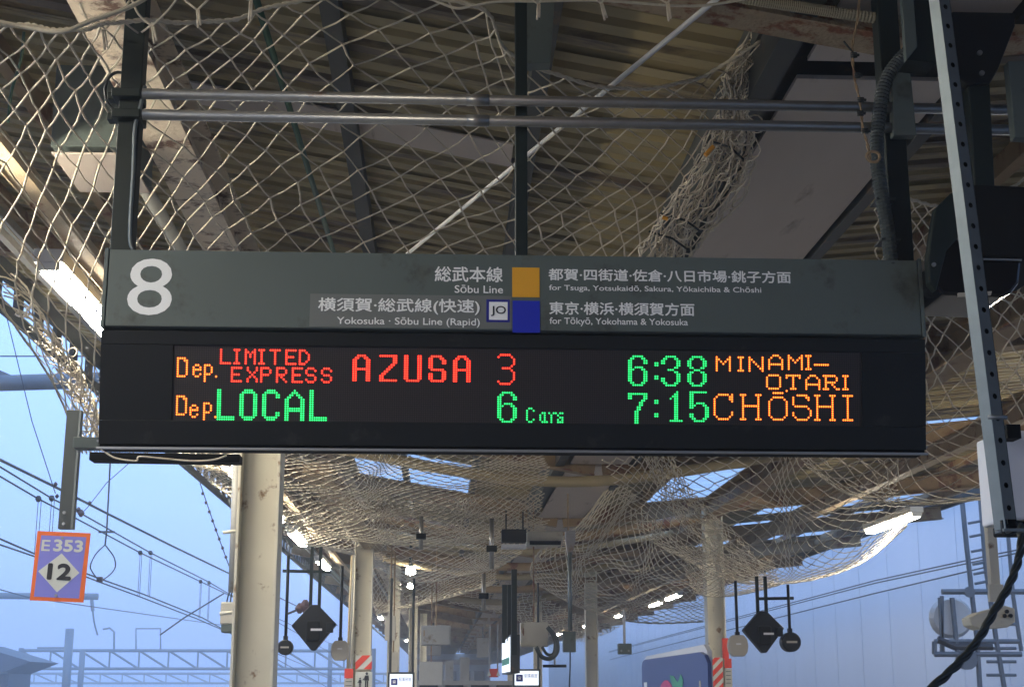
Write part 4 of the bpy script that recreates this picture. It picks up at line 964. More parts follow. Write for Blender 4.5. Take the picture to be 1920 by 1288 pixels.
MB().bar(a+Vector((0.036, 0, 0)), b+Vector((0.036, 0, 0)), 0.010, 0.05, (0, 1, 0)).build('post_flange', M['galvlight'], es)
for (x_, y_) in ((121, 961), (120, 982)):
    c = P(x_, y_, Y=7.22); MB().tube([c, c+Vector((0, -.012, 0))], 0.008, 8).build('bolt', M['trim'], es)
# under-board bracket and dark channel
tag(MB().box((P(165, 832, Y=6.6).x, 6.6, P(165, 832, Y=6.6).z), (0.115, 0.08, 0.05)).build('bracket', M['header'], bevel=0.003), 'grey green bracket block at the lower corner of the board', 'bracket')
a = P(172, 858, Y=6.4); b = P(452, 862, Y=6.4)
uc = thing('dark_channel', 'dark steel channel with a loose cord lying along it under the board', 'metal channel', a)
MB().bar(a, b, 0.10, 0.035).build('channel_bar', M['blackmat'], uc, bevel=0.003)
q = [P(x_, y_, Y=6.3) for x_, y_ in ((190, 842), (215, 858), (255, 864), (262, 856), (310, 860), (360, 864), (400, 862), (425, 854))]
MB().tube(curve(q, 40), 0.004, 5).build('loose_cord', M['cord'], uc, smooth=True)

# ------------------------------------------------------------------ hanging speakers and signal units
def unit_round(name, label, px, py, w, Y, m_, top, rod='black', flat=False, group=None):
    c = P(px, py, Y=Y); r = w/2/F_PX*Y*1.03
    root = thing(name, label, 'speaker', c, group)
    if flat:
        poly = [c+Vector((r*sx_, 0, r*sz_*1.05)) for sx_, sz_ in ((-.55, 1), (.55, 1), (.9, .6), (1, 0), (.9, -.6), (.55, -1), (-.55, -1), (-.9, -.6), (-1, 0), (-.9, .6))]
        MB().prism(poly, (0, 0.12, 0)).build('case', M[m_], root, bevel=0.012)
        MB().box(c+Vector((0, -0.004, 0.02)), (r*0.5, 0.006, r*0.14)).build('label_strip', M['white'], root)
    else:
        MB().tube([c+Vector((0, -.02, 0)), c, c+Vector((0, .14, 0)), c+Vector((0, .17, 0))], [r*.88, r, r, r*.85], 24).build('case', M[m_], root, smooth=False)
        MB().box(c+Vector((0, -0.025, 0)), (r*1.1, 0.006, r*0.22)).build('label_strip', M['beige'], root)
    t = P(px+top[0], top[1], Y=Y)
    MB().tube([c+Vector((0, .06, r)), Vector((c.x, Y+.06, t.z))], 0.018, 8).build('rod', M[rod], root, smooth=True)
    MB().box(c+Vector((0, .06, r*1.08)), (0.05, 0.05, 0.07)).build('rod_socket', M['black'], root)
    return root
def unit_diamond(label, px, py, w, Y, top, px2):
    c = P(px, py, Y=Y); r = w/2/F_PX*Y*1.03
    root = thing('signal_unit', label, 'speaker', c, 'diamond shaped hanging units')
    poly = [c+Vector((r, 0, .04)), c+Vector((.04, 0, r)), c+Vector((-.04, 0, r)), c+Vector((-r, 0, .02)), c+Vector((-.02, 0, -r)), c+Vector((.02, 0, -r))]
    MB().prism(poly, (0, 0.16, 0)).build('case', M['black'], root, bevel=0.012)
    MB().box(c+Vector((0, -0.03, -0.04)), (r*0.62, 0.08, r*0.9)).build('front_cover', M['blackmat'], root, bevel=0.02)
    MB().box(c+Vector((r*.15, -0.075, -0.1*r)), (r*0.5, 0.006, r*0.10)).build('label_strip', M['white'], root)
    MB().box(c+Vector((r*.72, -0.01, 0)), (r*0.3, 0.10, r*0.45)).build('side_lug', M['black'], root, bevel=0.01)
    t = P(px, top, Y=Y)
    for dx in (-.05, .05): MB().box((c.x+dx, Y+.08, (t.z+c.z)/2+r*.3), (0.036, 0.036, t.z-c.z-r*.3)).build('rod', M['green'], root)
    return root
unit_round('speaker', 'small round black speaker on a rod beside the thick cream column', 534, 1213, 27, 17.0, 'black', (0, 1040))
unit_diamond('black diamond shaped unit hanging between the two cream columns', 588, 1176, 80, 17.2, 1030, 0)
unit_round('speaker', 'beige octagonal speaker hanging beside the striped cream column and its pipes', 637, 1219, 33, 17.4, 'beige', (0, 1060), flat=True)
unit_round('speaker', 'beige octagonal speaker hanging in front of the cladding wall beside the striped column', 1385, 1210, 36, 17.0, 'beige', (-3, 1088), flat=True)
unit_diamond('black diamond shaped unit hanging in front of the cladding wall', 1433, 1184, 74, 17.2, 1085, 0)
unit_round('speaker', 'round black speaker hanging from the end of the crossbar by the cladding wall', 1484, 1203, 35, 17.2, 'black', (-4, 1095))
a = P(1418, 1122, Y=17.28); b = P(1488, 1121, Y=17.28)
tag(MB().bar(a, b, 0.03, 0.035).build('crossbar', M['green'], bevel=0.003), 'short dark crossbar carrying the speakers near the cladding wall', 'crossbar')
c = P(540, 1070, Y=17.3); tag(MB().bar(P(530, 1070, Y=17.3), P(620, 1072, Y=17.3), 0.03, 0.035).build('crossbar', M['green'], bevel=0.003), 'dark crossbar carrying the speakers between the two cream columns', 'crossbar')
ji = P(1171, 1216, Y=24); r_ = thing('junction_box', 'small grey box hanging on a rod above the advert board', 'box', ji)
MB().box(ji, (0.22, 0.12, 0.17)).build('case', M['header'], r_, bevel=0.012); MB().tube([ji+Vector((0, 0, .08)), ji+Vector((0, 0, .62))], 0.022, 8).build('rod', M['galv'], r_)
for s_ in (-.06, .06): MB().tube([ji+Vector((s_, -.06, -.03)), ji+Vector((s_, -.07, -.03))], 0.016, 8).build('lens', M['trim'], r_)
# CCTV cylinder behind the first column
cc = thing('floodlight', 'pale boxed floodlight fixed on the sky side of the thick cream column', 'floodlight', P(430, 1150, Y=12.3))
c = P(431, 1150, Y=12.3); MB().box(c, (0.13, 0.2, 0.18)).build('case', M['box'], cc, bevel=0.012); MB().box(c+Vector((0, 0, -.12)), (0.11, 0.18, 0.07)).build('lamp_glass', M['header'], cc, bevel=0.01)
for k in range(3): MB().tube(curve([c+Vector((-.03+.03*k, 0, .09)), c+Vector((-.01+.02*k, 0, .17)), c+Vector((.05, 0, .22)), c+Vector((.06, 0, .30))], 10), 0.006, 5).build('lead', M['blackcable'], cc)

# enclosures, poles and signs down the platform
def encl(label, x0, y0, x1, y1, Y, m_='box', d=0.25, name='electric_box', door=True):
    a = P(x0, y0, Y=Y); b = P(x1, y1, Y=Y); w = b.x-a.x; h = a.z-b.z; c = Vector(((a.x+b.x)/2, Y+d/2, (a.z+b.z)/2))
    root = thing(name, label, 'electric box', c)
    MB().box(c, (w, d, h)).build('case', M[m_], root, bevel=0.008)
    if door:
        MB().box(c+Vector((0, -d/2-.006, 0)), (w*.92, 0.012, h*.92)).build('door', M[m_], root, bevel=0.004)
        MB().box(c+Vector((-w*.40, -d/2-.02, 0.1*h)), (w*.04, 0.02, h*.3)).build('handle', M['brownbeam'], root)
    MB().tube([c+Vector((0, 0, h/2)), c+Vector((0, 0, 4.3-c.z))], 0.012, 6).build('rod', M['brownbeam'], root)
    return root
encl('cream electric box hanging by the lit signs with a hose looping out of it', 976, 1166, 1028, 1212, 22)
encl('pale electric box hanging in shade beyond the pictogram column', 790, 1172, 845, 1209, 27, m_='greypipe')
encl('narrow cream box standing on end beside the pictogram column', 722, 1154, 741, 1200, 24, d=.15, door=False)
encl('narrow beige box above the lit office sign', 728, 1222, 746, 1264, 24.5, d=.15, door=False)
encl('squat beige cabinet near the foot of the view beside the lit office sign', 786, 1240, 830, 1284, 30, m_='greypipe', door=False)
encl('grey box hanging at the end of the slim steel pole', 1056, 1183, 1080, 1222, 21, m_='header', d=.15, door=False)
q = [P(x_, y_, Y=21.8) for x_, y_ in ((1026, 1175), (1042, 1195), (1045, 1220), (1032, 1234), (1015, 1230), (1005, 1212))]
tag(MB().tube(curve(q, 24), 0.032, 8).build('hose', M['conduit'], smooth=True), 'dark hose looping under the cream electric box, outer loop', 'hose')
q = [P(x_, y_, Y=21.9) for x_, y_ in ((1030, 1180), (1040, 1200), (1038, 1224), (1026, 1226), (1016, 1212))]
tag(MB().tube(curve(q, 24), 0.022, 8).build('hose', M['conduit'], smooth=True), 'thin inner hose loop under the cream electric box', 'hose')
tb = thing('antenna', 'small dark T shaped bar antenna hanging beside the cream electric box', 'antenna', P(1040, 1248, Y=22))
a = P(1018, 1248, Y=22); b = P(1062, 1248, Y=22); MB().tube([a, b], 0.022, 10).build('bar', M['black'], tb, smooth=True)
MB().tube([(a+b)/2, (a+b)/2+Vector((0, 0, 0.32))], 0.014, 8).build('stem', M['galv'], tb)
# slim pole with bracket
sp = thing('hanging_pole', 'slim shiny steel pole with a triangular bracket hanging in the middle distance', 'pole', P(1067, 1180, Y=14))
MB().tube([P(1068, 1035, Y=14), P(1069, 1182, Y=14)], 0.020, 10).build('pole', M['galvlight'], sp, smooth=True)
MB().prism([P(x_, y_, Y=14) for x_, y_ in ((1060, 994), (1079, 994), (1079, 1014), (1072, 1042), (1064, 1042), (1060, 1010))], (0, 0.04, 0)).build('bracket', M['galv'], sp, bevel=0.003)
tag(MB().tube([P(1069, 1222, Y=20.9), P(1069, 1250, Y=20.9), P(1067, 1300, Y=20.9)], 0.010, 6).build('cable', M['blackcable']), 'thin black cable hanging below the grey box on the steel pole', 'cable')
for (px, y0, y1, Y, lab) in ((922, 972, 1066, 17, 'galvanised rod with a clamp hanging between nets, middle of three'), (790, 968, 1030, 18, 'galvanised rod with a clamp hanging between nets, by the round lamps'), (907, 1075, 1145, 19, 'thin pale rod hanging in a twin pair below the middle net')):
    root = thing('hanging_rod', lab, 'rod', P(px, y1, Y=Y)); a = P(px, y0, Y=Y); b = P(px, y1, Y=Y)
    MB().tube([a, Vector((a.x, Y, b.z))], 0.026, 8).build('rod', M['galv'], root, smooth=True); MB().box(((a.x), Y, b.z*.6+a.z*.4), (0.12, 0.09, 0.07)).build('clamp', M['blackmat'], root, bevel=.005)
# ceiling boxes
cbx = thing('ceiling_unit', 'black and white box unit fixed under the ceiling beam in the middle', 'ceiling unit', P(963, 1010, Y=19))
a = P(941, 992, Y=19); b = P(987, 1024, Y=19); MB().box(((a.x+b.x)/2, 19.1, (a.z+b.z)/2+.03), (b.x-a.x, 0.2, (a.z-b.z)*.75)).build('case', M['black'], cbx, bevel=.006)
MB().box(((a.x+b.x)/2, 19.12, b.z+.005), (b.x-a.x, 0.22, 0.05)).build('diffuser', M['white'], cbx, bevel=.005)
for s_ in (-.1, .12): MB().box(((a.x+b.x)/2+s_, 19.1, a.z+.12), (0.02, 0.02, .3)).build('strap', M['darksteel'], cbx)
cby = thing('ceiling_unit', 'pale long box unit fixed under the ceiling beam next to the black one', 'ceiling unit', P(1020, 1005, Y=19.5))
a = P(989, 992, Y=19.5); b = P(1056, 1020, Y=19.5); MB().box(((a.x+b.x)/2, 19.8, (a.z+b.z)/2), (b.x-a.x, 0.5, (a.z-b.z)*.8)).build('case', M['box'], cby, bevel=.01)
MB().box(((a.x+b.x)/2, 19.53, b.z+.02), (b.x-a.x-.06, 0.04, 0.05)).build('dark_edge', M['blackmat'], cby)

def picto_phone(root, O, s_):
    MB().box(O, (s_, 0.004, s_)).build('pictogram_field', M['jonavy'], root)
    MB().tube([O+Vector((-.28*s_, -.004, .10*s_)), O+Vector((0, -.004, .2*s_)), O+Vector((.28*s_, -.004, .10*s_))], 0.07*s_, 6).build('handset', M['print'], root)
    MB().prism([O+Vector((x_*s_, -.003, z_*s_)) for x_, z_ in ((-.25, -.22), (.25, -.22), (.18, .06), (-.18, .06))], (0, -.003, 0)).build('telephone_body', M['print'], root)
for (x0, y0, x1, y1, Y, lab) in ((731, 1263, 773, 1292, 23.5, 'lit white office sign with a telephone symbol beside the pictogram column'), (965, 1257, 1010, 1284, 25.5, 'lit white office sign with a telephone symbol under the vertical lit sign')):
    a = P(x0, y0, Y=Y); b = P(x1, y1, Y=Y); w = b.x-a.x; h = a.z-b.z; c = Vector(((a.x+b.x)/2, Y+.08, (a.z+b.z)/2))
    root = thing('office_sign', lab, 'sign', c, 'lit office signs')
    MB().box(c, (w+.06, 0.14, h+.06)).build('case', M['darksteel'], root, bevel=.006)
    MB().box(c+Vector((0, -.073, 0)), (w, 0.006, h)).build('lit_face', M['lightbox'], root)
    picto_phone(root, c+Vector((-w*.30, -.080, 0)), w*.28)
    text_on('sign_letters', '駅事務室', Vector((0, c.y-.078, 0)), Vector((1, 0, 0)), Vector((0, 0, 1)), Vector((0, -1, 0)), c.x-w*.10, c.x+w*.45, c.z+.02*h, c.z+.30*h, M['jonavy'], root, 0.01)
    for s_ in (-1, 1): MB().tube([c+Vector((s_*w*.5, 0, h/2)), c+Vector((s_*w*.5, 0, 1.6))], 0.02, 6).build('hanger', M['darksteel'], root)
# vertical lit sign seen nearly edge on
vs = thing('platform_sign', 'tall lit white sign with a green panel seen nearly edge on, hung from dark posts', 'sign', P(950, 1225, Y=20))
p0 = P(957, 1195, Y=19.6); p1 = P(942, 1207, Y=21.6); 
za, zb_ = P(957, 1193, Y=19.6).z, P(957, 1258, Y=19.6).z
fa = Vector((P(957, 1200, Y=19.6).x, 19.6, 0)); fb = Vector((P(942, 1200, Y=22.2).x, 22.2, 0)); dn = (fb-fa).normalized(); nn = Vector((-dn.y, dn.x, 0)); 
if nn.x > 0: nn = -nn
def vq(u0_, u1_, v0_, v1_, off, th, name, m_):
    L_ = (fb-fa).length
    pts = [fa+dn*(L_*u_)+Vector((0, 0, zb_+(za-zb_)*v_))+nn*off for u_, v_ in ((u0_, v0_), (u1_, v0_), (u1_, v1_), (u0_, v1_))]
    return MB().prism(pts, nn*th).build(name, M[m_], vs)
vq(-.03, 1.03, -.05, 1.06, -0.12, 0.12, 'case', 'darksteel'); vq(0, 1, 0, 1, 0.001, 0.006, 'lit_face', 'lightbox'); vq(.05, .95, .22, .42, 0.008, 0.003, 'green_panel', 'leaf')
for (px, Y) in ((946, 21), (956, 20.2), (964, 19.4)):
    a = P(px, 1096, Y=Y); MB().box((a.x, Y, (a.z+zb_)/2+.2), (0.07, 0.07, a.z-zb_-.4 if px < 960 else a.z-zb_)).build('hanger', M['green'], vs)
# small orange hanging sign
os_ = thing('hanging_sign', 'tiny orange red hanging sign between two rods far down the platform', 'sign', P(926, 1258, Y=40))
a = P(918, 1253, Y=40); b = P(933, 1269, Y=40); MB().box(((a.x+b.x)/2, 40, (a.z+b.z)/2), (b.x-a.x, 0.05, a.z-b.z)).build('plate', M['red'], os_)
for s_ in (-.12, .12):
    MB().prism([Vector(((a.x+b.x)/2+s_, 39.96, (a.z+b.z)/2+dz*.07)) + Vector((dx*.05, 0, 0)) for dx, dz in ((-1, -1), (1, -1), (0, 1))], (0, -.01, 0)).build('arrow', M['signwhite'], os_)
for x_ in (a.x, b.x): MB().tube([(x_, 40, b.z), (x_, 40, 3.2)], 0.02, 6).build('rod', M['galv'], os_)

# pictogram sign and notices on the columns
ps = thing('pictogram_sign', 'white pictogram sign of an adult and a child on the striped column', 'sign', P(683, 1272, Y=24.15))
a = P(667, 1259, Y=24.15); b = P(697, 1291, Y=24.15); cpx = (a.x+b.x)/2; cpz = (a.z+b.z)/2; w = b.x-a.x; h = a.z-b.z
MB().box((cpx, 24.15, cpz), (w, 0.01, h)).build('plate', M['signwhite'], ps)
def fig(cx_, z0_, hh, name):
    mb = MB(); y_ = 24.143
    def pr(pts): mb.prism([Vector((cx_+x_*hh, y_, z0_+z_*hh)) for x_, z_ in pts], (0, -.003, 0))
    pr([(math.cos(k*math.pi/4)*.085, .90+math.sin(k*math.pi/4)*.09) for k in range(8)])
    pr([(-.12, .78), (.12, .78), (.16, .45), (-.16, .45)]); pr([(-.11, .44), (-.01, .44), (-.02, 0), (-.10, 0)]); pr([(.01, .44), (.11, .44), (.10, 0), (.02, 0)]); pr([(-.125, .74), (-.165, .62), (-.27, .50), (-.24, .45), (-.165, .52)])
    return mb.build(name, M['ink'], ps)
fig(cpx+w*.18, b.z+.02, h*.92, 'adult_figure'); fig(cpx-w*.22, b.z+.02, h*.60, 'child_figure')
for (x0, y0, x1, y1, Y, lab) in ((646, 1253, 662, 1271, 23.6, 'small red and grey notice strapped beside the pictogram column'), (1358, 1234, 1372, 1252, 23.6, 'small red and grey notice beside the striped column near the cladding wall')):
    a = P(x0, y0, Y=Y); b = P(x1, y1, Y=Y); root = thing('notice', lab, 'notice', b)
    MB().box(((a.x+b.x)/2, Y, (a.z+b.z)/2), (b.x-a.x, 0.01, a.z-b.z)).build('red_panel', M['red'], root)
    MB().box(((a.x+b.x)/2, Y, b.z-.16), (b.x-a.x, 0.008, 0.3)).build('grey_panel', M['box'], root)
    for k in range(4): MB().box(((a.x+b.x)/2, Y-.006, b.z-.05-k*.06), ((b.x-a.x)*.7, 0.002, 0.012)).build('print_line', M['header'], root)
tg = P(1360, 1215, Y=23.8); tag(MB().box(tg, (0.10, 0.05, 0.32)).build('fire_notice', M['red'], bevel=.004), 'narrow dark red board on the far side of the striped column', 'notice')

# navy advert board at the foot
ad = thing('advert_board', 'navy advert board with rounded top corners, pink fruit and green leaf print', 'advert', P(1270, 1288, Y=12))
A_ = P(1203, 1237, Y=13.2); B_ = P(1326, 1220, Y=11.4)
def adp(u, v, off=0.0):
    p = A_.lerp(B_, u); H2 = 0.9; z = A_.z*(1-u)+B_.z*u; return Vector((p.x, p.y, z-v*H2)) + adn*off
adn = Vector(((B_-A_).y, -(B_-A_).x, 0)).normalized()
if adn.y > 0: adn = -adn
outl = [(0, 1), (0, .06), (.015, .02), (.05, 0), (.90, 0), (.96, .03), (1.0, .10), (1.0, 1)]
MB().prism([adp(u, v) for u, v in outl], -adn*0.03).build('panel', M['navyad'], ad)
MB().prism([adp(u, v-.035, -0.035) for u, v in [(-.02, 1), (-.02, .06), (.01, .0), (.90, -.03), (.94, 0.03), (.95, 1)]], -adn*0.04).build('casing', M['white'], ad)
MB().prism([adp(.40+.13*math.cos(t)*(1+.12*math.cos(2*t)), .40+.19*math.sin(t), .002) for t in [k*2*math.pi/18 for k in range(18)]], adn*.002).build('fruit_print', M['pink'], ad)
MB().prism([adp(u, v, .002) for u, v in ((.46, .17), (.52, .18), (.58, .24), (.63, .17), (.66, .22), (.64, .34), (.56, .36), (.50, .26))], adn*.002).build('leaf_print', M['leaf'], ad)
MB().prism([adp(u, v, .002) for u, v in ((.04, .215), (.09, .215), (.09, .30), (.068, .35), (.045, .30))], adn*.002).build('shield_mark', M['print'], ad)
MB().prism([adp(u, v, .002) for u, v in ((.885, .24), (.905, .24), (.91, .34), (.93, .42), (.93, .6), (.87, .6), (.87, .42), (.885, .34))], adn*.002).build('bottle_print', M['beige'], ad)
Ua = (B_-A_)/1.0; Ua = Vector((Ua.x, Ua.y, Ua.z))
text_on('advert_letters', '100%', A_, Ua, Vector((0, 0, -.9)), adn, .59, .80, .50, .33, M['print'], ad, 0.0, 0.004)

# cream pole with a boxed camera
cp = thing('camera_pole', 'cream pole with a cream boxed camera aimed along the platform, behind the thick black cable', 'security camera', P(1860, 1150, Y=13))
MB().bar(P(1852, 930, Y=13), P(1866, 1120, Y=13), 0.085, 0.085, (0, 1, 0)).build('pole', M['cream'], cp, bevel=.006)
MB().bar(P(1866, 1095, Y=12.95), P(1868, 1128, Y=12.95), 0.13, 0.05, (0, 1, 0)).build('bracket', M['cream'], cp, bevel=.006)
MB().prism([P(x_, y_, Y=12.9) for x_, y_ in ((1818, 1158), (1836, 1148), (1885, 1135), (1903, 1140), (1904, 1165), (1890, 1176), (1838, 1180), (1822, 1172))], (0, 0.22, 0)).build('camera_housing', M['cream'], cp, bevel=.01)
for (x_, y_) in ((1887, 1146), (1883, 1154), (1894, 1154)):
    c = P(x_, y_, Y=12.88); MB().tube([c, c+Vector((0, -.02, 0))], 0.018, 8).build('gland', M['black'], cp)

# ------------------------------------------------------------------ cladding wall beyond the far track
WX = 15.8
wall = thing('cladding_wall', 'high pale blue white ribbed cladding wall beyond the far track', 'wall', (WX, 60, -1.2))
MB().box((WX+0.25, 110, 6.3), (0.3, 220, 15)).build('wall_core', M['wallframe'], wall)
me = MB().box((0, 0, 0), (0.06, 1.192, 15)).mesh('cladding_panel'); me.materials.append(M['wall'])
for k in range(110):
    o = link('cladding_panel', me, wall); o.location = Vector((WX+0.02+0.006*(k % 3), 2+k*1.2, 6.3))
# contact wires in front of the wall and on the other side
def wire_x(pts, X, r, label, name='overhead_wire', m_='wire'):
    q = [P(a_, b_, X=X) for a_, b_ in pts]
    # carry on straight towards the vanishing point
    d = (q[-1]-q[-2]).normalized(); q.append(q[-1]+d*60)
    return tag(MB().tube(q, r, 5).build(name, M[m_]), label, 'overhead wire')
wire_x([(1920, 1028), (1860, 1040), (1640, 1088), (1490, 1128)], 12.8, 0.018, 'upper of the twin overhead wires crossing in front of the cladding wall')
wire_x([(1920, 1034), (1860, 1046), (1640, 1093), (1490, 1132)], 12.8, 0.018, 'lower of the twin overhead wires crossing in front of the cladding wall')
wire_x([(1860, 1060), (1640, 1112), (1480, 1152)], 13.1, 0.02, 'single overhead wire below the twin wires at the cladding wall')
L1 = [(0, 862), (108, 915), (200, 962), (320, 1022), (430, 1075)]
L2 = [(0, 875), (97, 934), (153, 963), (282, 1036), (390, 1090), (421, 1108)]
L3 = [(0, 893), (72, 935), (145, 973), (263, 1036), (376, 1090), (418, 1110)]
L4 = [(0, 1010), (60, 1036), (188, 1085), (270, 1114), (380, 1158), (434, 1188)]
L5 = [(0, 1021), (62, 1042), (184, 1090), (256, 1116), (370, 1160), (430, 1186)]
wire_x(L1, -8.0, 0.030, 'thick topmost overhead wire crossing the sky')
wire_x(L2, -8.0, 0.018, 'second overhead wire from the top, with clamps and droppers')
wire_x(L3, -8.1, 0.018, 'third overhead wire from the top, just under the second')
wire_x(L4, -8.0, 0.020, 'upper of the two lower contact wires crossing the sky')
wire_x(L5, -8.1, 0.018, 'lower of the two lower contact wires crossing the sky')
wire_x([(0, 1105), (60, 1121), (180, 1138)], -20.0, 0.03, 'faint thin wire low in the sky below the stop sign')
for n_, (a_, b_, c_, d_) in enumerate(((72, 935, 60, 1036), (97, 934, 86, 1046), (263, 1036, 256, 1115), (282, 1036, 271, 1116), (376, 1090, 372, 1158), (392, 1092, 385, 1160))):
    p = P(a_, b_, X=-8.05); q0 = P(c_, d_, X=-8.05)
    root = thing('dropper', ('wire dropper pair, '+('closest to the frame edge', 'just beside the stop sign post, behind its edge', 'between the wire loop and the column, on the lower of two wires', 'between the wire loop and the column, on the upper of two wires', 'close to the thick cream column, on the lower of two wires', 'touching the thick cream column edge')[n_]), 'dropper', q0)
    for s_ in (0, 0.22): MB().tube([p+Vector((0, s_, 0)), Vector((p.x, p.y+s_, q0.z))], 0.007, 4).build('dropper_wire', M['wire'], root)
    MB().tube([p+Vector((0, 0, -.06)), p, p+Vector((0, 0, .06))], [0.035, 0.065, 0.035], 10).build('clamp', M['wire'], root)
# jumper loop
jl = thing('jumper_loop', 'teardrop loop of wire hanging between the overhead wires beside the stop sign', 'wire loop', P(187, 1087, X=-8))
MB().tube([P(208, 840, X=-8), P(205, 900, X=-8), P(200, 996, X=-8), P(197, 1021, X=-8)], 0.02, 6).build('wire', M['wire'], jl)
lp = [(197, 1021), (180, 1038), (170, 1058), (172, 1070), (187, 1087), (205, 1078), (216, 1063), (214, 1045), (204, 1030)]
q = [P(a_, b_, X=-8) for a_, b_ in lp+[lp[0]]]; MB().tube(curve(q, 40), 0.016, 6).build('loop', M['wire'], jl, smooth=True)
MB().bar(P(187, 997, X=-8), P(213, 997, X=-8), 0.06, 0.05).build('crossbar', M['wire'], jl); c = P(187, 1086, X=-8); MB().box(c, (0.12, 0.14, 0.12)).build('clamp', M['insul'], jl)
def stay(pts, Y, r, label, beads=()):
    q = [P(a_, b_, Y=Y) for a_, b_ in pts]; root = thing('stay_wire', label, 'stay wire', q[-1])
    MB().tube(q, r, 5).build('wire', M['wire'], root)
    for (a_, b_, rr) in beads: c = P(a_, b_, Y=Y); MB().tube([c+Vector((0, 0, rr)), c, c+Vector((0, 0, -rr))], [rr*.3, rr, rr*.3], 8).build('insulator', M['insul'], root)
stay([(-20, 480), (8, 575), (60, 790), (104, 925)], 30, 0.010, 'thin slanting stay wire passing behind the netting to the post of the stop sign', ((104, 908, .05), (107, 930, .045)))
stay([(242, 868), (200, 905), (165, 950), (150, 966)], 30, 0.008, 'thin stay wire with insulators rising from the wires towards the board', ((168, 943, .045), (152, 962, .075), (147, 956, .06)))
stay([(375, 905), (402, 985), (430, 1062)], 30, 0.010, 'beaded stay wire beside the thick cream column', tuple((380+i_*6.2, 925+i_*17, .035) for i_ in range(8)))
stay([(0, 668), (190, 668)], 30, 0.014, 'level thin wire crossing the sky beside the lit netting')
stay([(300, 1190), (345, 1158), (420, 1112)], 60, 0.03, 'faint rising stay wire above the far truss')
stay([(540, 1150), (572, 1137), (582, 1134)], 26, 0.02, 'stay wire with a cone insulator beside the black diamond unit', ((562, 1140, .09), (572, 1136, .11)))

# gantry pipe, truss gantries and masts in the mist
gp = thing('gantry', 'thick round gantry beam crossing the sky beside the lit netting', 'gantry', P(0, 722, Y=36))
MB().tube([P(-320, 728, Y=36), P(215, 712, Y=36)], 0.20, 16).build('beam', M['gantry'], gp, smooth=True); p = P(-320, 728, Y=36); MB().tube([(p.x, 36, -1.2), p], 0.22, 12).build('mast', M['gantry'], gp, smooth=True)
MB().prism([P(x_, y_, Y=36) for x_, y_ in ((0, 694), (28, 706), (0, 708), (-40, 708))], (0, .1, 0)).build('gusset', M['gantry'], gp)
gp2 = thing('gantry', 'short misty round beam ending below the stop sign with an insulator under it', 'gantry', P(185, 1115, Y=150))
MB().tube([P(-500, 1113, Y=150), P(184, 1118, Y=150)], 0.32, 12).build('beam', M['gantry'], gp2, smooth=True); MB().tube([P(172, 1124, Y=150), P(174, 1145, Y=150)], 0.18, 8).build('insulator', M['gantry'], gp2)
MB().tube(curve([P(174, 1145, Y=150), P(177, 1168, Y=150), P(183, 1190, Y=150)], 8), 0.09, 6).build('arm', M['gantry'], gp2); p = P(-500, 1113, Y=150); MB().tube([(p.x, 150, -1.2), p], 0.35, 10).build('mast', M['gantry'], gp2)
def truss(label, xa, xb, yt, yb, Y, n_, r):
    root = thing('gantry_truss', label, 'gantry', P((xa+xb)/2, yb, Y=Y)); a = P(xa, yt, Y=Y); b = P(xb, yt, Y=Y); zt_ = a.z; zb_ = P(xa, yb, Y=Y).z
    MB().tube([(a.x, Y, zt_), (b.x, Y, zt_)], r*1.3, 6).build('top_chord', M['gantry'], root); MB().tube([(a.x, Y, zb_), (b.x, Y, zb_)], r*1.2, 6).build('bottom_chord', M['gantry'], root)
    for k in range(n_):
        xk = a.x+(b.x-a.x)*k/n_; xk1 = a.x+(b.x-a.x)*(k+1)/n_
        MB().tube([(xk, Y, zt_), (xk1, Y, zb_)], r*.8, 5).build('diagonal', M['gantry'], root)
        MB().tube([(xk1, Y, zb_), (xk1, Y, zt_)], r*.7, 5).build('upright', M['gantry'], root)
    for xk in (a.x, b.x): MB().tube([(xk, Y, -1.2), (xk, Y, zt_+.3)], r*2, 8).build('mast', M['gantry'], root)
    return root
truss('nearer misty truss gantry spanning the tracks low in the view', 40, 700, 1219, 1253, 190, 12, 0.17)
truss('farther faint truss gantry just below the first', -60, 760, 1262, 1280, 300, 20, 0.2)
for (px, yt, w, Y, lab) in ((131, 1178, 1.0, 175, 'thick misty mast in front of the truss gantry'), (155, 1218, .72, 188, 'thinner misty mast beside the thick one'), (620, 1205, .6, 200, 'misty mast showing between the cream columns')):
    p = P(px, yt, Y=Y); tag(MB().tube([(p.x, Y, -1.2), p], w/2, 12).build('mast', M['gantry'], smooth=True), lab, 'mast')
def frame(pts, Y, r, label):
    q = [P(a_, b_, Y=Y) for a_, b_ in pts]; tag(MB().tube(q, r, 6).build('line_frame', M['gantry']), label, 'frame')
frame([(255, 1219), (255, 1178), (301, 1178), (301, 1219)], 190, .11, 'misty rectangular frame standing on the truss gantry')
frame([(193, 1179), (206, 1177), (214, 1184), (214, 1219)], 190, .13, 'misty hooked arm standing on the truss gantry')
frame([(70, 1214), (130, 1214)], 190, .13, 'misty short level bar by the thick mast')
# opposite platform canopy, in the mist
oc = thing('opposite_canopy', 'dark misty canopy of the opposite platform at the lower corner', 'station roof', P(0, 1250, Y=55))
Yc = 110
a = [P(-350, 1190, Y=Yc), P(-52, 1207, Y=Yc), P(58, 1240, Y=Yc), P(0, 1262, Y=Yc), P(-70, 1271, Y=Yc), P(-350, 1260, Y=Yc)]
MB().prism(a, (0, 8, 0)).build('roof', M['canopyfar'], oc)
a = P(-200, 1262, Y=Yc+2); b = P(20, 1268, Y=Yc+2); MB().box(((a.x+b.x)/2, Yc+4.4, (a.z-1.2)/2), (b.x-a.x, 6, a.z+1.2)).build('building_body', M['canopyfar'], oc)

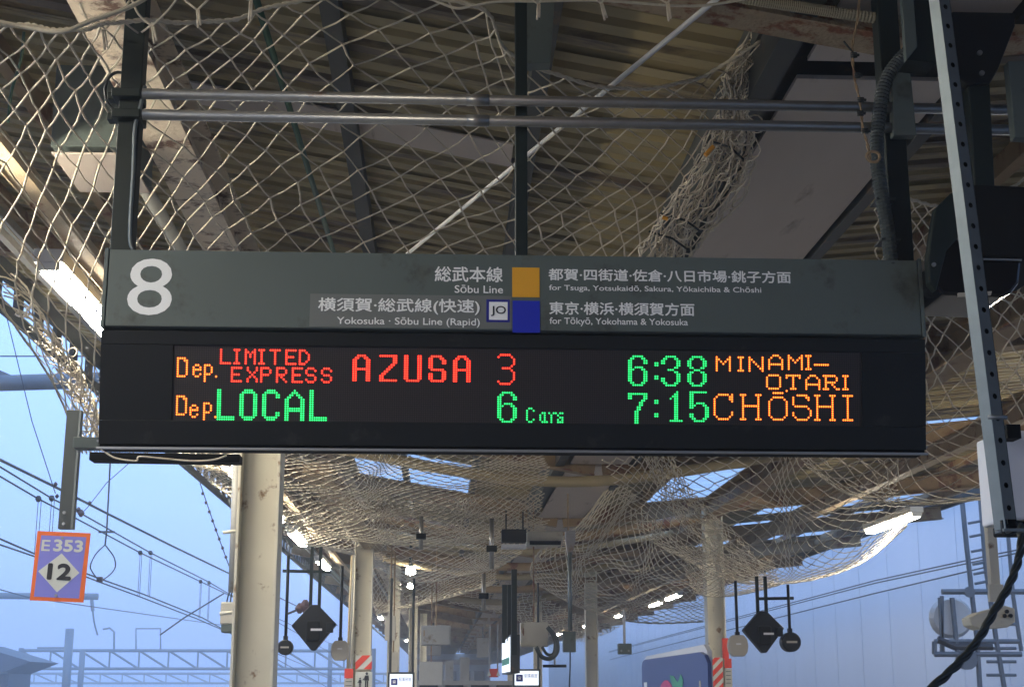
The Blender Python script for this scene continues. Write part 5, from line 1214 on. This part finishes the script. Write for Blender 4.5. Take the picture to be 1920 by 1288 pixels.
# lattice tower with dish in front of the wall
tw = thing('antenna_tower', 'lattice antenna tower with a round white dish in front of the cladding wall', 'antenna tower', P(1840, 1288, Y=33))
TY = 33.0
def tl(pts, r, name, m_='gantry', Y=TY): MB().tube([P(a_, b_, Y=Y) for a_, b_ in pts], r, 6).build(name, M[m_], tw)
tl([(1800, 900), (1812, 1020), (1832, 1200), (1838, 1300)], .06, 'leg'); tl([(1838, 930), (1848, 1060), (1868, 1200), (1885, 1300)], .06, 'leg'); tl([(1890, 1000), (1900, 1120), (1915, 1220)], .05, 'leg')
for y_ in (975, 1000, 1028, 1052, 1070, 1088): tl([(1807+(y_-900)*.11, y_+6), (1843+(y_-930)*.10, y_)], .035, 'rung')
for (a_, b_) in ((1170, 1190), (1215, 1232), (1240, 1258), (1265, 1283)): tl([(1850, a_), (1905, a_)], .04, 'rung')
tl([(1766, 1109), (1920, 1109)], .07, 'arm'); tl([(1766, 1117), (1766, 1226)], .05, 'arm'); tl([(1752, 1202), (1910, 1202)], .06, 'arm'); tl([(1752, 1226), (1915, 1226)], .07, 'arm'); tl([(1752, 1202), (1752, 1226)], .06, 'arm')
tl([(1785, 1120), (1795, 1222)], .06, 'arm'); tl([(1762, 1120), (1768, 1222)], .05, 'arm')
c = P(1782, 1158, Y=TY+.5); MB().tube([c+Vector((-.08, -.35, 0)), c+Vector((0, -.1, 0)), c+Vector((0, .1, 0)), c+Vector((0.02, .2, 0))], [.40, .46, .46, .3], 24).build('dish', M['white'], tw)
c = P(1819, 1109, Y=TY-.1); MB().tube([c, c+Vector((0, .1, 0))], .12, 12).build('joint', M['gantry'], tw)
c = P(1812, 1236, Y=TY); MB().tube([c+Vector((0, -.1, 0)), c+Vector((0, .1, 0))], .22, 16).build('lower_disc', M['gantry'], tw)
tl([(1758, 1198), (1790, 1212), (1860, 1212)], .09, 'hose', 'wire')

# waiting room and stair block closing the far end
wr = thing('waiting_room', 'low pale waiting room with windows far down the platform', 'building', P(860, 1285, Y=50))
a = P(770, 1276, Y=50); b = P(962, 1276, Y=50)
MB().box(((a.x+b.x)/2, 53, a.z-.06), (b.x-a.x, 6, .14)).build('roof', M['greypipe'], wr); MB().box(((a.x+b.x)/2, 53, (a.z-.13)/2), (b.x-a.x-.3, 5.6, a.z-.14)).build('wall', M['greypipe'], wr)
for k in range(4): MB().box((a.x+.6+k*.85, 50.18, 1.2), (.6, .05, 1.0)).build('window', M['gloss'], wr)
for (x0, y0, x1, Y, lab) in ((835, 1238, 850, 60, 'slim grey machine far down the platform, first of two'), (862, 1232, 880, 64, 'slim grey machine far down the platform, second of two')):
    a = P(x0, y0, Y=Y); b = P(x1, y0, Y=Y); tag(MB().box(((a.x+b.x)/2, Y, a.z/2), (b.x-a.x, .4, a.z)).build('machine', M['greypipe'], bevel=.02), lab, 'machine')

sb = thing('stair_building', 'dim grey stair building closing the far end of the platform under the roof', 'building', (1.5, 150, 0))
MB().box((1.2, 153, 2.35), (7.6, 6, 4.7)).build('wall', M['greypipe'], sb)
MB().box((1.2, 149.9, 3.9), (7.8, .2, .5)).build('beam', M['brownbeam'], sb)
for k in range(5): MB().box((-1.7+k*1.4, 149.95, 2.4), (1.0, .12, 1.3)).build('window', M['gloss'], sb)
for (px, py, Y, w_, h_, lab) in ((905, 1214, 70, .55, .9, 'pale cabinet hanging far down the platform beyond the lit vertical sign'), (812, 1218, 66, .7, .5, 'small grey cabinet hanging far down in the middle of the roof')):
    c = P(px, py, Y=Y); q = thing('electric_box', lab, 'electric box', c); MB().box(c, (w_, .3, h_)).build('case', M['greypipe'], q, bevel=.02); MB().tube([c+Vector((0, 0, h_/2)), c+Vector((0, 0, 4.3-c.z))], .04, 6).build('rod', M['darksteel'], q)

# ------------------------------------------------------------------ mist
hz = MB().box((0, 150, 9.0), (360, 470, 22.0)).build('haze', M['white']); hz.data.materials.clear()
hm = bpy.data.materials.new('mist'); hm.use_nodes = True; nt = hm.node_tree; nt.nodes.clear()
ho = nt.nodes.new('ShaderNodeOutputMaterial'); pv = nt.nodes.new('ShaderNodeVolumePrincipled'); pv.inputs['Color'].default_value = (0.86, 0.92, 1.0, 1); pv.inputs['Density'].default_value = 0.0030
nt.links.new(pv.outputs[0], ho.inputs['Volume']); hz.data.materials.append(hm); stuff(hz)
